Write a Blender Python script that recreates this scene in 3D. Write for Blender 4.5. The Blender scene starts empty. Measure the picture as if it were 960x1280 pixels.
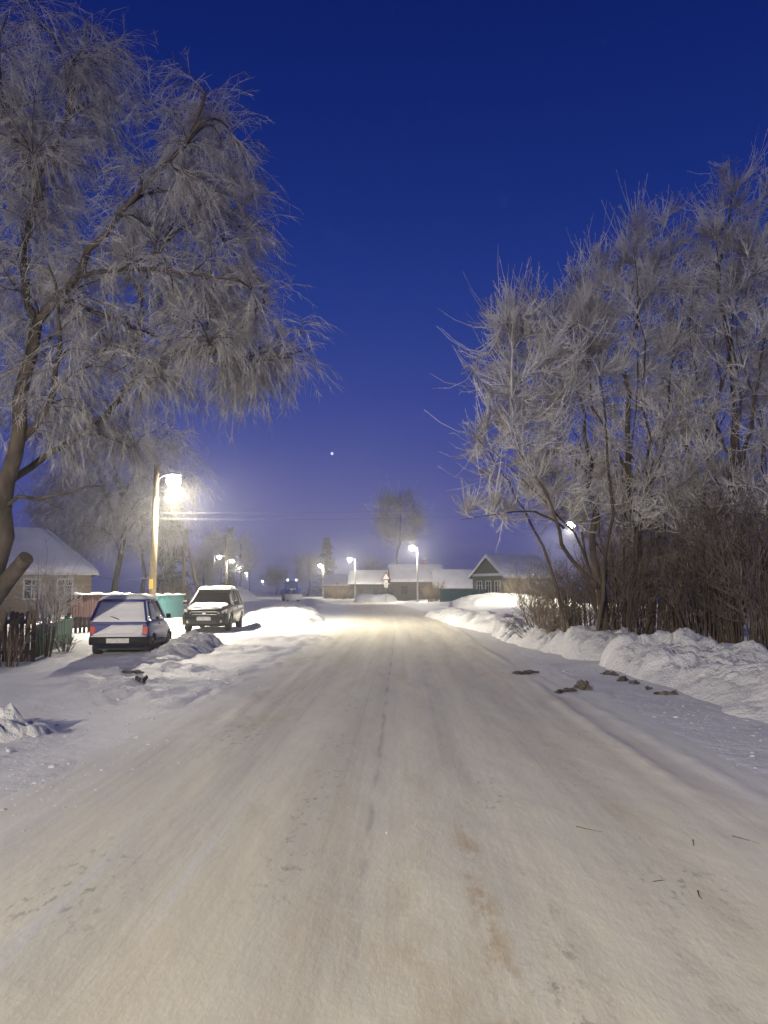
import bpy, bmesh, math
import numpy as np
from mathutils import Vector, Matrix

SC = bpy.context.scene
COL = SC.collection
rng = np.random.default_rng(7)

# ------------------------------------------------------------------ camera
F_PX, CX, CY, HORIZON, VPX = 967.0, 480.0, 640.0, 737.0, 500.0
CAM_H = 1.55
PITCH = math.atan((HORIZON - CY) / F_PX)
YAW = math.atan((VPX - CX) / F_PX)
cam_data = bpy.data.cameras.new('camera')
cam = bpy.data.objects.new('camera', cam_data)
COL.objects.link(cam)
cam.location = (0, 0, CAM_H)
cam.rotation_euler = (math.pi / 2 + PITCH, 0, YAW)
cam_data.sensor_fit = 'VERTICAL'
cam_data.sensor_height = 36.0
cam_data.lens = 36.0 * F_PX / 1280.0
cam_data.clip_end = 4000
cam_data.clip_start = 0.05
SC.camera = cam
RM = cam.rotation_euler.to_matrix()


def ray(px, py):
    return RM @ Vector(((px - CX) / F_PX, -(py - CY) / F_PX, -1.0))


def at(px, py, Y):
    """the point at forward distance Y seen at photo pixel (px, py)"""
    d = ray(px, py)
    s = Y / d.y
    return Vector((d.x * s, Y, CAM_H + d.z * s))


def gx(px, Y):
    return at(px, HORIZON, Y).x


# ------------------------------------------------------------------ sky, exposure
world = bpy.data.worlds.new('World')
SC.world = world
world.use_nodes = True
wn, wl = world.node_tree.nodes, world.node_tree.links
bg = wn['Background']
tc = wn.new('ShaderNodeTexCoord')
sep = wn.new('ShaderNodeSeparateXYZ')
rampw = wn.new('ShaderNodeValToRGB')
wl.new(tc.outputs['Generated'], sep.inputs[0])
wl.new(sep.outputs['Z'], rampw.inputs['Fac'])
wl.new(rampw.outputs['Color'], bg.inputs['Color'])
cr = rampw.color_ramp
cr.interpolation = 'B_SPLINE'
stops = [(0.0, (0.092, 0.094, 0.31)), (0.10, (0.068, 0.077, 0.30)), (0.24, (0.026, 0.052, 0.270)),
         (0.42, (0.0075, 0.026, 0.190)), (0.62, (0.003, 0.011, 0.115)), (1.0, (0.002, 0.007, 0.07))]
cr.elements[0].position, cr.elements[0].color = stops[0][0], (*stops[0][1], 1)
cr.elements[1].position, cr.elements[1].color = stops[-1][0], (*stops[-1][1], 1)
for p, c in stops[1:-1]:
    e = cr.elements.new(p)
    e.color = (*c, 1)
bg.inputs['Strength'].default_value = 1.0
SC.view_settings.view_transform = 'Standard'
SC.view_settings.look = 'None'
SC.view_settings.gamma = 1.0
SC.view_settings.exposure = 0.12
SC.render.engine = 'CYCLES'
SC.cycles.use_denoising = True
SC.cycles.max_bounces = 6
SC.cycles.volume_bounces = 0
SC.cycles.diffuse_bounces = 3
SC.cycles.transparent_max_bounces = 8
LAMP_W = 7500.0
LAMP_COL = (1.0, 0.905, 0.70)
HAZE = 0.0019


# ------------------------------------------------------------------ helpers
def tag(o, label=None, cat=None, group=None, kind=None):
    if label: o['label'] = label
    if cat: o['category'] = cat
    if group: o['group'] = group
    if kind: o['kind'] = kind
    return o


def link(o, parent=None):
    COL.objects.link(o)
    if parent is not None:
        o.parent = parent
    return o


def empty(name, loc=(0, 0, 0), rz=0.0, label=None, cat=None, group=None):
    o = bpy.data.objects.new(name, None)
    o.empty_display_size = 0.2
    link(o)
    o.location = loc
    o.rotation_euler = (0, 0, rz)
    return tag(o, label, cat, group)


def mesh_np(name, V, Fq, mat, parent=None, smooth=True):
    """numpy mesh: V (n,3), Fq (m,3|4) or a list of such arrays"""
    if not isinstance(Fq, (list, tuple)):
        Fq = [Fq]
    Fq = [np.asarray(f, dtype=np.int32) for f in Fq if len(f)]
    me = bpy.data.meshes.new(name)
    V = np.ascontiguousarray(V, dtype=np.float32)
    me.vertices.add(len(V))
    me.vertices.foreach_set('co', V.ravel())
    loops = np.concatenate([f.ravel() for f in Fq])
    counts = np.concatenate([np.full(len(f), f.shape[1], np.int32) for f in Fq])
    starts = np.concatenate([[0], np.cumsum(counts)[:-1]]).astype(np.int32)
    me.loops.add(len(loops))
    me.loops.foreach_set('vertex_index', loops)
    me.polygons.add(len(counts))
    me.polygons.foreach_set('loop_start', starts)
    me.polygons.foreach_set('loop_total', counts)
    me.polygons.foreach_set('use_smooth', np.full(len(counts), smooth, dtype=bool))
    me.update(calc_edges=True)
    me.validate()
    if mat is not None:
        me.materials.append(mat)
    o = bpy.data.objects.new(name, me)
    link(o, parent)
    return o


class MB:
    """collects simple shapes into one mesh"""
    def __init__(self):
        self.v, self.f, self.s = [], [], []

    def add(self, verts, faces, smooth=False):
        n = len(self.v)
        self.v += [tuple(p) for p in verts]
        self.f += [tuple(i + n for i in f) for f in faces]
        self.s += [smooth] * len(faces)
        return self

    def box(self, c, size, rz=0.0, taper=1.0):
        hx, hy, hz = size[0] / 2, size[1] / 2, size[2] / 2
        ca, sa = math.cos(rz), math.sin(rz)
        vs = []
        for z in (-1, 1):
            t = taper if z > 0 else 1
            for x, y in ((-1, -1), (1, -1), (1, 1), (-1, 1)):
                X, Y = x * hx * t, y * hy * t
                vs.append((c[0] + X * ca - Y * sa, c[1] + X * sa + Y * ca, c[2] + z * hz))
        return self.add(vs, [(3, 2, 1, 0), (4, 5, 6, 7), (0, 1, 5, 4), (1, 2, 6, 5), (2, 3, 7, 6), (3, 0, 4, 7)])

    def tube(self, pts, rad, n=8, caps=True, smooth=True):
        pts = [Vector(p) for p in pts]
        if not isinstance(rad, (list, tuple)):
            rad = [rad] * len(pts)
        vs, fs = [], []
        ref = None
        for i, p in enumerate(pts):
            t = (pts[min(i + 1, len(pts) - 1)] - pts[max(i - 1, 0)]).normalized()
            if ref is None:
                ref = Vector((0, 0, 1)) if abs(t.z) < 0.9 else Vector((1, 0, 0))
            u = t.cross(ref).normalized()
            ref = u.cross(t).normalized()
            for k in range(n):
                a = 2 * math.pi * k / n
                vs.append(p + float(rad[i]) * (u * math.cos(a) + ref * math.sin(a)))
        for i in range(len(pts) - 1):
            for k in range(n):
                k2 = (k + 1) % n
                fs.append((i * n + k, i * n + k2, (i + 1) * n + k2, (i + 1) * n + k))
        self.add(vs, fs, smooth)
        if caps:
            m = len(self.v) - len(vs)
            self.f.append(tuple(m + k for k in reversed(range(n)))); self.s.append(False)
            e = m + (len(pts) - 1) * n
            self.f.append(tuple(e + k for k in range(n))); self.s.append(False)
        return self

    def loft(self, rings, caps=True, smooth=True, closed=True):
        n = len(rings[0])
        vs = [p for r in rings for p in r]
        fs = []
        for i in range(len(rings) - 1):
            for k in range(n if closed else n - 1):
                k2 = (k + 1) % n
                fs.append((i * n + k, i * n + k2, (i + 1) * n + k2, (i + 1) * n + k))
        m = len(self.v)
        self.add(vs, fs, smooth)
        if caps:
            self.f.append(tuple(m + k for k in reversed(range(n)))); self.s.append(False)
            self.f.append(tuple(m + (len(rings) - 1) * n + k for k in range(n))); self.s.append(False)
        return self

    def lathe(self, prof, c=(0, 0, 0), n=16, axis='z', smooth=True):
        rings = []
        for r, h in prof:
            ring = []
            for k in range(n):
                a = 2 * math.pi * k / n
                x, y = r * math.cos(a), r * math.sin(a)
                q = (x, y, h) if axis == 'z' else ((x, h, y) if axis == 'y' else (h, x, y))
                ring.append((c[0] + q[0], c[1] + q[1], c[2] + q[2]))
            rings.append(ring)
        return self.loft(rings, True, smooth)

    def prism(self, poly, axis, a0, a1):
        """extrude a 2D polygon; axis 'y': poly is (x,z)"""
        n = len(poly)
        def put(p, a):
            return (p[0], a, p[1]) if axis == 'y' else ((a, p[0], p[1]) if axis == 'x' else (p[0], p[1], a))
        vs = [put(p, a0) for p in poly] + [put(p, a1) for p in poly]
        fs = [tuple(reversed(range(n))), tuple(range(n, 2 * n))]
        fs += [(k, (k + 1) % n, n + (k + 1) % n, n + k) for k in range(n)]
        return self.add(vs, fs)

    def build(self, name, mat, parent=None, bevel=0.0, subsurf=0):
        me = bpy.data.meshes.new(name)
        me.from_pydata(self.v, [], self.f)
        me.update()
        bm = bmesh.new(); bm.from_mesh(me)
        bmesh.ops.recalc_face_normals(bm, faces=bm.faces)
        bm.to_mesh(me); bm.free()
        me.polygons.foreach_set('use_smooth', self.s)
        me.materials.append(mat)
        o = bpy.data.objects.new(name, me)
        link(o, parent)
        if bevel:
            m = o.modifiers.new('bevel', 'BEVEL'); m.width = bevel; m.segments = 2; m.limit_method = 'ANGLE'
        if subsurf:
            m = o.modifiers.new('subsurf', 'SUBSURF'); m.levels = subsurf; m.render_levels = subsurf
        return o


def copy_tree(o, parent=None):
    c = o.copy()
    COL.objects.link(c)
    c.parent = parent
    for ch in list(o.children):
        copy_tree(ch, c)
    return c


# ---- vectorised noise
_T = np.random.default_rng(99).random((256, 256)).astype(np.float64)


def vnoise(x, y):
    xi, yi = np.floor(x).astype(int), np.floor(y).astype(int)
    fx, fy = x - xi, y - yi
    fx, fy = fx * fx * (3 - 2 * fx), fy * fy * (3 - 2 * fy)
    a = _T[xi & 255, yi & 255]; b = _T[(xi + 1) & 255, yi & 255]
    c = _T[xi & 255, (yi + 1) & 255]; d = _T[(xi + 1) & 255, (yi + 1) & 255]
    return (a * (1 - fx) + b * fx) * (1 - fy) + (c * (1 - fx) + d * fx) * fy


def fbm(x, y, o=4, gain=0.5):
    s, a, t = 0, 1.0, 0
    for i in range(o):
        s = s + a * (vnoise(x * 2 ** i + 17.3 * i, y * 2 ** i + 5.1 * i) * 2 - 1)
        t += a
        a *= gain
    return s / t


def clods(x, y, scale):
    """cellular bumps: broken snow lumps, 0..1"""
    x, y = x / scale, y / scale
    xi, yi = np.floor(x).astype(int), np.floor(y).astype(int)
    best = np.zeros_like(x)
    for dx in (-1, 0, 1):
        for dy in (-1, 0, 1):
            cx, cy = xi + dx, yi + dy
            r1 = _T[cx & 255, cy & 255]; r2 = _T[(cx + 77) & 255, (cy + 31) & 255]; r3 = _T[(cx + 131) & 255, (cy + 99) & 255]
            d2 = (x - cx - r1) ** 2 + (y - cy - r2) ** 2
            h = np.sqrt(np.maximum(0, (0.35 + 0.5 * r3) ** 2 - d2))
            best = np.maximum(best, h)
    return best


def sstep(a, b, x):
    t = np.clip((x - a) / (b - a), 0, 1)
    return t * t * (3 - 2 * t)


# ------------------------------------------------------------------ materials
def new_mat(name):
    m = bpy.data.materials.new(name)
    m.use_nodes = True
    return m, m.node_tree.nodes, m.node_tree.links, m.node_tree.nodes['Principled BSDF']


def simple(name, col, rough=0.6, metal=0.0, var=0.15, scale=6.0, bump=0.0, bscale=40.0, spec=None, coat=0.0, stretch=None):
    m, n, l, b = new_mat(name)
    tcn = n.new('ShaderNodeTexCoord')
    nz = n.new('ShaderNodeTexNoise'); nz.inputs['Scale'].default_value = scale; nz.inputs['Detail'].default_value = 6
    src = tcn.outputs['Object']
    if stretch:
        mp = n.new('ShaderNodeMapping'); mp.inputs['Scale'].default_value = stretch
        l.new(src, mp.inputs[0]); src = mp.outputs[0]
    l.new(src, nz.inputs['Vector'])
    rp = n.new('ShaderNodeValToRGB')
    rp.color_ramp.elements[0].position = 0.3; rp.color_ramp.elements[1].position = 0.7
    rp.color_ramp.elements[0].color = (*[max(0, c * (1 - var)) for c in col], 1)
    rp.color_ramp.elements[1].color = (*[min(1, c * (1 + var)) for c in col], 1)
    l.new(nz.outputs['Fac'], rp.inputs['Fac'])
    l.new(rp.outputs['Color'], b.inputs['Base Color'])
    b.inputs['Roughness'].default_value = rough
    b.inputs['Metallic'].default_value = metal
    if spec is not None: b.inputs['Specular IOR Level'].default_value = spec
    if coat: b.inputs['Coat Weight'].default_value = coat
    if bump:
        n2 = n.new('ShaderNodeTexNoise'); n2.inputs['Scale'].default_value = bscale; n2.inputs['Detail'].default_value = 5
        l.new(src, n2.inputs['Vector'])
        bp = n.new('ShaderNodeBump'); bp.inputs['Strength'].default_value = bump; bp.inputs['Distance'].default_value = 0.03
        l.new(n2.outputs['Fac'], bp.inputs['Height']); l.new(bp.outputs[0], b.inputs['Normal'])
    return m


def emit_mat(name, col, strength):
    m, n, l, b = new_mat(name)
    b.inputs['Base Color'].default_value = (*col, 1)
    b.inputs['Emission Color'].default_value = (*col, 1)
    b.inputs['Emission Strength'].default_value = strength
    m.cycles.emission_sampling = 'NONE'
    return m


def snow_mat(name, col=(0.80, 0.80, 0.82), bump=0.5, s1=9.0, dirt=0.0):
    m, n, l, b = new_mat(name)
    g = n.new('ShaderNodeNewGeometry')
    nz = n.new('ShaderNodeTexNoise'); nz.inputs['Scale'].default_value = 0.8; nz.inputs['Detail'].default_value = 7
    l.new(g.outputs['Position'], nz.inputs['Vector'])
    rp = n.new('ShaderNodeValToRGB')
    rp.color_ramp.elements[0].position = 0.32; rp.color_ramp.elements[1].position = 0.62
    rp.color_ramp.elements[0].color = (*[c * 0.86 for c in col], 1)
    rp.color_ramp.elements[1].color = (*col, 1)
    l.new(nz.outputs['Fac'], rp.inputs['Fac'])
    out = rp.outputs['Color']
    if dirt:
        nd = n.new('ShaderNodeTexNoise'); nd.inputs['Scale'].default_value = 4.5; nd.inputs['Detail'].default_value = 8
        nd.inputs['Roughness'].default_value = 0.7
        l.new(g.outputs['Position'], nd.inputs['Vector'])
        rd = n.new('ShaderNodeValToRGB')
        rd.color_ramp.elements[0].position = 0.63; rd.color_ramp.elements[1].position = 0.74
        rd.color_ramp.elements[0].color = (0, 0, 0, 1); rd.color_ramp.elements[1].color = (dirt, dirt, dirt, 1)
        l.new(nd.outputs['Fac'], rd.inputs['Fac'])
        mx = n.new('ShaderNodeMixRGB'); mx.inputs['Color2'].default_value = (0.17, 0.14, 0.11, 1)
        l.new(rd.outputs['Color'], mx.inputs['Fac']); l.new(out, mx.inputs['Color1'])
        out = mx.outputs['Color']
    l.new(out, b.inputs['Base Color'])
    b.inputs['Roughness'].default_value = 0.62
    b.inputs['Specular IOR Level'].default_value = 0.35
    n1 = n.new('ShaderNodeTexNoise'); n1.inputs['Scale'].default_value = s1; n1.inputs['Detail'].default_value = 8
    n1.inputs['Roughness'].default_value = 0.65
    n2 = n.new('ShaderNodeTexNoise'); n2.inputs['Scale'].default_value = 110; n2.inputs['Detail'].default_value = 3
    ad = n.new('ShaderNodeMath'); ad.operation = 'MULTIPLY_ADD'; ad.inputs[1].default_value = 0.12
    l.new(g.outputs['Position'], n1.inputs['Vector']); l.new(g.outputs['Position'], n2.inputs['Vector'])
    l.new(n2.outputs['Fac'], ad.inputs[0]); l.new(n1.outputs['Fac'], ad.inputs[2])
    bp = n.new('ShaderNodeBump'); bp.inputs['Strength'].default_value = bump; bp.inputs['Distance'].default_value = 0.07
    l.new(ad.outputs[0], bp.inputs['Height']); l.new(bp.outputs[0], b.inputs['Normal'])
    return m


def road_mat():
    """packed, sanded snow: long streaks along the road from tyres, tan sand patches, dark specks, pale scrapes"""
    m, n, l, b = new_mat('packed_snow')
    uv = n.new('ShaderNodeUVMap')     # u = metres across, v = metres along

    def nz(scale_uv, detail=5, rough=0.6, off=0.0):
        mp = n.new('ShaderNodeMapping')
        mp.inputs['Scale'].default_value = (*scale_uv, 1)
        mp.inputs['Location'].default_value = (off, off * 0.7, 0)
        t = n.new('ShaderNodeTexNoise'); t.inputs['Scale'].default_value = 1.0
        t.inputs['Detail'].default_value = detail; t.inputs['Roughness'].default_value = rough
        l.new(uv.outputs[0], mp.inputs[0]); l.new(mp.outputs[0], t.inputs['Vector'])
        return t.outputs['Fac']

    def ramp(x, p0, p1, c0=0.0, c1=1.0):
        r = n.new('ShaderNodeMapRange'); r.inputs['From Min'].default_value = p0; r.inputs['From Max'].default_value = p1
        r.inputs['To Min'].default_value = c0; r.inputs['To Max'].default_value = c1
        r.interpolation_type = 'SMOOTHSTEP'
        l.new(x, r.inputs['Value'])
        return r.outputs['Result']

    def mix(fac, c1, c2):
        x = n.new('ShaderNodeMixRGB')
        l.new(fac, x.inputs['Fac'])
        for s, c in (('Color1', c1), ('Color2', c2)):
            if isinstance(c, tuple): x.inputs[s].default_value = (*c, 1)
            else: l.new(c, x.inputs[s])
        return x.outputs['Color']

    def mul(a, bb):
        x = n.new('ShaderNodeMath'); x.operation = 'MULTIPLY'; l.new(a, x.inputs[0])
        if isinstance(bb, float): x.inputs[1].default_value = bb
        else: l.new(bb, x.inputs[1])
        return x.outputs[0]

    sx = n.new('ShaderNodeSeparateXYZ'); l.new(uv.outputs[0], sx.inputs[0])
    au = n.new('ShaderNodeMath'); au.operation = 'ABSOLUTE'; l.new(sx.outputs['X'], au.inputs[0])
    inner = ramp(au.outputs[0], 1.6, 3.3, 1.0, 0.0)
    col = mix(inner, (0.79, 0.79, 0.79), (0.78, 0.75, 0.63))
    # sand streaks along the travel direction
    st = ramp(nz((2.2, 0.10), 6, 0.55), 0.45, 0.72)
    col = mix(mul(mul(st, inner), 0.40), col, (0.60, 0.51, 0.37))
    st2 = ramp(nz((6.0, 0.16), 4, 0.6, 3.7), 0.52, 0.75)
    col = mix(mul(st2, 0.30), col, (0.55, 0.52, 0.47))
    sand = ramp(nz((1.1, 0.35), 7, 0.65, 9.1), 0.54, 0.72)
    col = mix(mul(mul(sand, inner), 0.45), col, (0.56, 0.46, 0.30))

    def line(u0, w, amp):
        a = n.new('ShaderNodeMath'); a.operation = 'SUBTRACT'; l.new(sx.outputs['X'], a.inputs[0]); a.inputs[1].default_value = u0
        c = n.new('ShaderNodeMath'); c.operation = 'ABSOLUTE'; l.new(a.outputs[0], c.inputs[0])
        return mul(ramp(c.outputs[0], 0.0, w, 1.0, 0.0), amp)
    brk = ramp(nz((5.0, 2.2), 6, 0.7, 15.0), 0.42, 0.62)
    vnear = ramp(sx.outputs['Y'], 4.2, 6.5, 1.0, 0.0)
    col = mix(mul(mul(line(0.40, 0.13, 0.75), brk), vnear), col, (0.50, 0.36, 0.20))
    col = mix(mul(mul(line(0.05, 0.22, 0.35), brk), vnear), col, (0.52, 0.41, 0.26))
    brk2 = ramp(nz((14.0, 6.5), 6, 0.7, 25.0), 0.54, 0.64)
    col = mix(mul(line(-0.20, 0.045, 0.42), ramp(nz((9.0, 1.2), 5, 0.6, 27.0), 0.42, 0.6)), col, (0.30, 0.28, 0.26))
    gate = ramp(nz((0.5, 0.35), 3, 0.5, 29.0), 0.46, 0.60)
    for u0, w_ in ((-0.62, 0.30), (0.68, 0.22), (1.45, 0.5), (-1.7, 0.5)):
        col = mix(mul(mul(line(u0, w_, 0.6), brk2), gate), col, (0.26, 0.245, 0.225))
    fl = ramp(nz((16.0, 0.05), 4, 0.6, 35.0), 0.52, 0.66)
    col = mix(mul(mul(fl, inner), 0.20), col, (0.52, 0.48, 0.41))
    fl2 = ramp(nz((22.0, 0.07), 4, 0.6, 37.0), 0.55, 0.66)
    col = mix(mul(mul(fl2, inner), 0.16), col, (0.88, 0.87, 0.84))
    # pale fresh streaks
    pale = ramp(nz((3.3, 0.14), 5, 0.6, 21.0), 0.60, 0.72)
    col = mix(mul(pale, 0.55), col, (0.78, 0.77, 0.77))
    # dark ice / dirt specks, gathered in a few lines of patches
    spk = ramp(nz((13.0, 7.0), 5, 0.65, 33.0), 0.55, 0.66)
    where = ramp(nz((0.9, 0.22), 3, 0.5, 41.0), 0.62, 0.74)
    col = mix(mul(mul(spk, where), 0.8), col, (0.13, 0.12, 0.115))
    fine = ramp(nz((26.0, 20.0), 4, 0.7, 51.0), 0.66, 0.74)
    col = mix(mul(fine, 0.30), col, (0.25, 0.23, 0.20))
    l.new(col, b.inputs['Base Color'])
    ro = ramp(nz((2.0, 0.3), 5, 0.6, 61.0), 0.35, 0.7, 0.70, 0.88)
    l.new(ro, b.inputs['Roughness'])
    b.inputs['Specular IOR Level'].default_value = 0.2
    a1 = nz((6.0, 2.6), 8, 0.66, 71.0)
    a2 = nz((45.0, 30.0), 4, 0.6, 81.0)
    ad = n.new('ShaderNodeMath'); ad.operation = 'MULTIPLY_ADD'; ad.inputs[1].default_value = 0.10
    l.new(a2, ad.inputs[0]); l.new(a1, ad.inputs[2])
    bp = n.new('ShaderNodeBump'); bp.inputs['Strength'].default_value = 0.30; bp.inputs['Distance'].default_value = 0.03
    l.new(ad.outputs[0], bp.inputs['Height']); l.new(bp.outputs[0], b.inputs['Normal'])
    return m


def frost_mat(name, c_lo, c_hi, scale=2.2):
    m, n, l, b = new_mat(name)
    g = n.new('ShaderNodeNewGeometry')
    nz = n.new('ShaderNodeTexNoise'); nz.inputs['Scale'].default_value = scale; nz.inputs['Detail'].default_value = 6
    l.new(g.outputs['Position'], nz.inputs['Vector'])
    rp = n.new('ShaderNodeValToRGB')
    rp.color_ramp.elements[0].position = 0.35; rp.color_ramp.elements[1].position = 0.62
    rp.color_ramp.elements[0].color = (*c_lo, 1); rp.color_ramp.elements[1].color = (*c_hi, 1)
    l.new(nz.outputs['Fac'], rp.inputs['Fac'])
    l.new(rp.outputs['Color'], b.inputs['Base Color'])
    b.inputs['Roughness'].default_value = 0.8
    b.inputs['Specular IOR Level'].default_value = 0.2
    return m


M = {}
M['snow'] = snow_mat('snow', bump=0.55, s1=5.0)
M['bank'] = snow_mat('bank_snow', (0.84, 0.84, 0.85), bump=1.0, s1=11.0, dirt=0.35)
M['shoulder'] = snow_mat('trodden_snow', (0.74, 0.74, 0.76), bump=0.8, s1=6.0, dirt=0.45)
M['fresh'] = snow_mat('fresh_snow', (0.83, 0.83, 0.85), bump=0.25, s1=6.0)
M['road'] = road_mat()
M['frost'] = frost_mat('frosted_twig', (0.28, 0.265, 0.26), (0.60, 0.585, 0.575))
M['frost_heavy'] = frost_mat('heavy_frost_twig', (0.32, 0.29, 0.265), (0.88, 0.86, 0.83), 1.3)
M['frost_branch'] = frost_mat('frosted_branch', (0.16, 0.13, 0.11), (0.48, 0.46, 0.45), 3.0)
M['rime_branch'] = frost_mat('rimed_branch', (0.20, 0.17, 0.15), (0.80, 0.79, 0.78), 2.0)
M['dark_frost'] = frost_mat('dark_frosted_twig', (0.085, 0.064, 0.052), (0.26, 0.225, 0.205), 1.4)
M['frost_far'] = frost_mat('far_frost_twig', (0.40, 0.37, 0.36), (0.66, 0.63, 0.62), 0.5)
M['bark'] = simple('bark', (0.10, 0.078, 0.058), 0.9, var=0.5, scale=3.0, bump=0.9, bscale=14, stretch=(1, 1, 0.35))
M['birch_bark'] = simple('birch_bark', (0.085, 0.068, 0.054), 0.9, var=0.6, scale=3.5, bump=1.0, bscale=10, stretch=(1, 1, 0.5))
M['brown_twig'] = simple('brown_twig', (0.13, 0.095, 0.07), 0.9, var=0.4, scale=1.5)
M['tan_twig'] = frost_mat('tan_twig', (0.20, 0.15, 0.10), (0.40, 0.34, 0.27), 1.2)
M['needles'] = frost_mat('spruce_needles', (0.018, 0.026, 0.018), (0.06, 0.07, 0.06), 1.0)
M['wood_pole'] = simple('wood_pole', (0.13, 0.092, 0.05), 0.85, var=0.35, scale=2.0, bump=0.5, bscale=18, stretch=(1, 1, 0.08))
M['pale_wood'] = simple('pale_wood', (0.34, 0.27, 0.18), 0.85, var=0.3, scale=2.0, bump=0.5, bscale=18, stretch=(1, 1, 0.08))
M['concrete'] = simple('concrete_pole', (0.42, 0.41, 0.40), 0.85, var=0.15, scale=4, bump=0.3)
M['steel'] = simple('lamp_steel', (0.33, 0.34, 0.35), 0.5, 0.6)
M['lens'] = emit_mat('lamp_lens', (1.0, 0.95, 0.86), 90.0)
M['yellow'] = simple('yellow_plate', (0.65, 0.48, 0.05), 0.5)
M['wire'] = simple('frosted_wire', (0.08, 0.08, 0.085), 0.8)
M['ironwork'] = simple('ironwork', (0.05, 0.05, 0.055), 0.6, 0.5)
M['ceramic'] = simple('insulator', (0.75, 0.75, 0.73), 0.3)
M['blue_paint'] = simple('blue_car_paint', (0.006, 0.016, 0.22), 0.45, var=0.2, scale=3, coat=0.15)
M['black_paint'] = simple('black_car_paint', (0.008, 0.008, 0.009), 0.4, var=0.3, scale=3, spec=0.25, coat=0.08)
M['plastic'] = simple('black_plastic', (0.010, 0.010, 0.011), 0.7, var=0.3, bump=0.1)
M['rubber'] = simple('rubber', (0.02, 0.02, 0.02), 0.85, var=0.3, bump=0.2)
M['rim'] = simple('wheel_rim', (0.35, 0.35, 0.36), 0.4, 0.8)
M['chrome'] = simple('chrome_trim', (0.6, 0.6, 0.6), 0.25, 0.9)
M['tail'] = simple('tail_lamp', (0.55, 0.06, 0.03), 0.25, var=0.2)
M['headlamp'] = simple('headlamp', (0.55, 0.56, 0.55), 0.15, 0.3)
M['plate'] = simple('number_plate', (0.62, 0.61, 0.60), 0.6, var=0.18, scale=14)
M['seat'] = simple('seat_cloth', (0.06, 0.06, 0.065), 0.9)


def glass_mat():
    m, n, l, b = new_mat('tinted_glass')
    out = n['Material Output']
    tr = n.new('ShaderNodeBsdfTransparent'); tr.inputs['Color'].default_value = (0.72, 0.78, 0.74, 1)
    gl = n.new('ShaderNodeBsdfGlossy'); gl.inputs['Roughness'].default_value = 0.06
    gl.inputs['Color'].default_value = (0.9, 0.9, 0.9, 1)
    fr = n.new('ShaderNodeFresnel'); fr.inputs['IOR'].default_value = 1.5
    mx = n.new('ShaderNodeMixShader')
    l.new(fr.outputs[0], mx.inputs['Fac']); l.new(tr.outputs[0], mx.inputs[1]); l.new(gl.outputs[0], mx.inputs[2])
    l.new(mx.outputs[0], out.inputs['Surface'])
    return m


M['glass'] = glass_mat()
M['pane'] = simple('window_pane', (0.03, 0.035, 0.045), 0.12, var=0.2)
M['white_frame'] = simple('white_frame', (0.68, 0.67, 0.64), 0.6, var=0.1)
M['tan_boards'] = simple('tan_boards', (0.34, 0.27, 0.18), 0.85, var=0.2, scale=3, bump=0.4, stretch=(0.3, 0.3, 6))
M['green_boards'] = simple('green_boards', (0.15, 0.17, 0.095), 0.85, var=0.2, scale=3, bump=0.4, stretch=(0.3, 0.3, 6))
M['grey_boards'] = simple('grey_boards', (0.12, 0.11, 0.105), 0.9, var=0.25, scale=3, bump=0.4, stretch=(0.3, 0.3, 6))
M['dark_boards'] = simple('dark_boards', (0.085, 0.075, 0.075), 0.9, var=0.25, scale=3, bump=0.4)
M['brown_fence'] = simple('brown_fence', (0.10, 0.075, 0.055), 0.9, var=0.4, scale=5, bump=0.4, stretch=(4, 4, 0.5))
M['green_fence'] = simple('green_fence', (0.02, 0.12, 0.065), 0.7, var=0.3, scale=5, bump=0.2, stretch=(4, 4, 0.5))
M['maroon'] = simple('maroon_fence', (0.038, 0.002, 0.006), 0.9, var=0.25, scale=4)
M['teal'] = simple('teal_fence', (0.018, 0.10, 0.11), 0.8, var=0.15, scale=2)
M['dark_picket'] = simple('dark_picket', (0.035, 0.035, 0.045), 0.8, var=0.3)
M['soil'] = frost_mat('frozen_soil', (0.035, 0.028, 0.023), (0.15, 0.13, 0.115), 11.0)
M['sign_red'] = simple('sign_red', (0.16, 0.04, 0.05), 0.5)
M['brick'] = simple('chimney_brick', (0.28, 0.12, 0.08), 0.9, var=0.2)
M['tractor_blue'] = simple('tractor_blue', (0.01, 0.10, 0.60), 0.4, var=0.15)


# ------------------------------------------------------------------ ground and road
def road_c(y):
    y = np.asarray(y, dtype=float)
    k = 0.00105
    t = np.maximum(y - 25, 0)
    q = k * t * t
    lin = k * 95 ** 2 + (t - 95) * 2 * k * 95
    return -np.where(t < 95, q, lin)


HALF = 3.55


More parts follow.
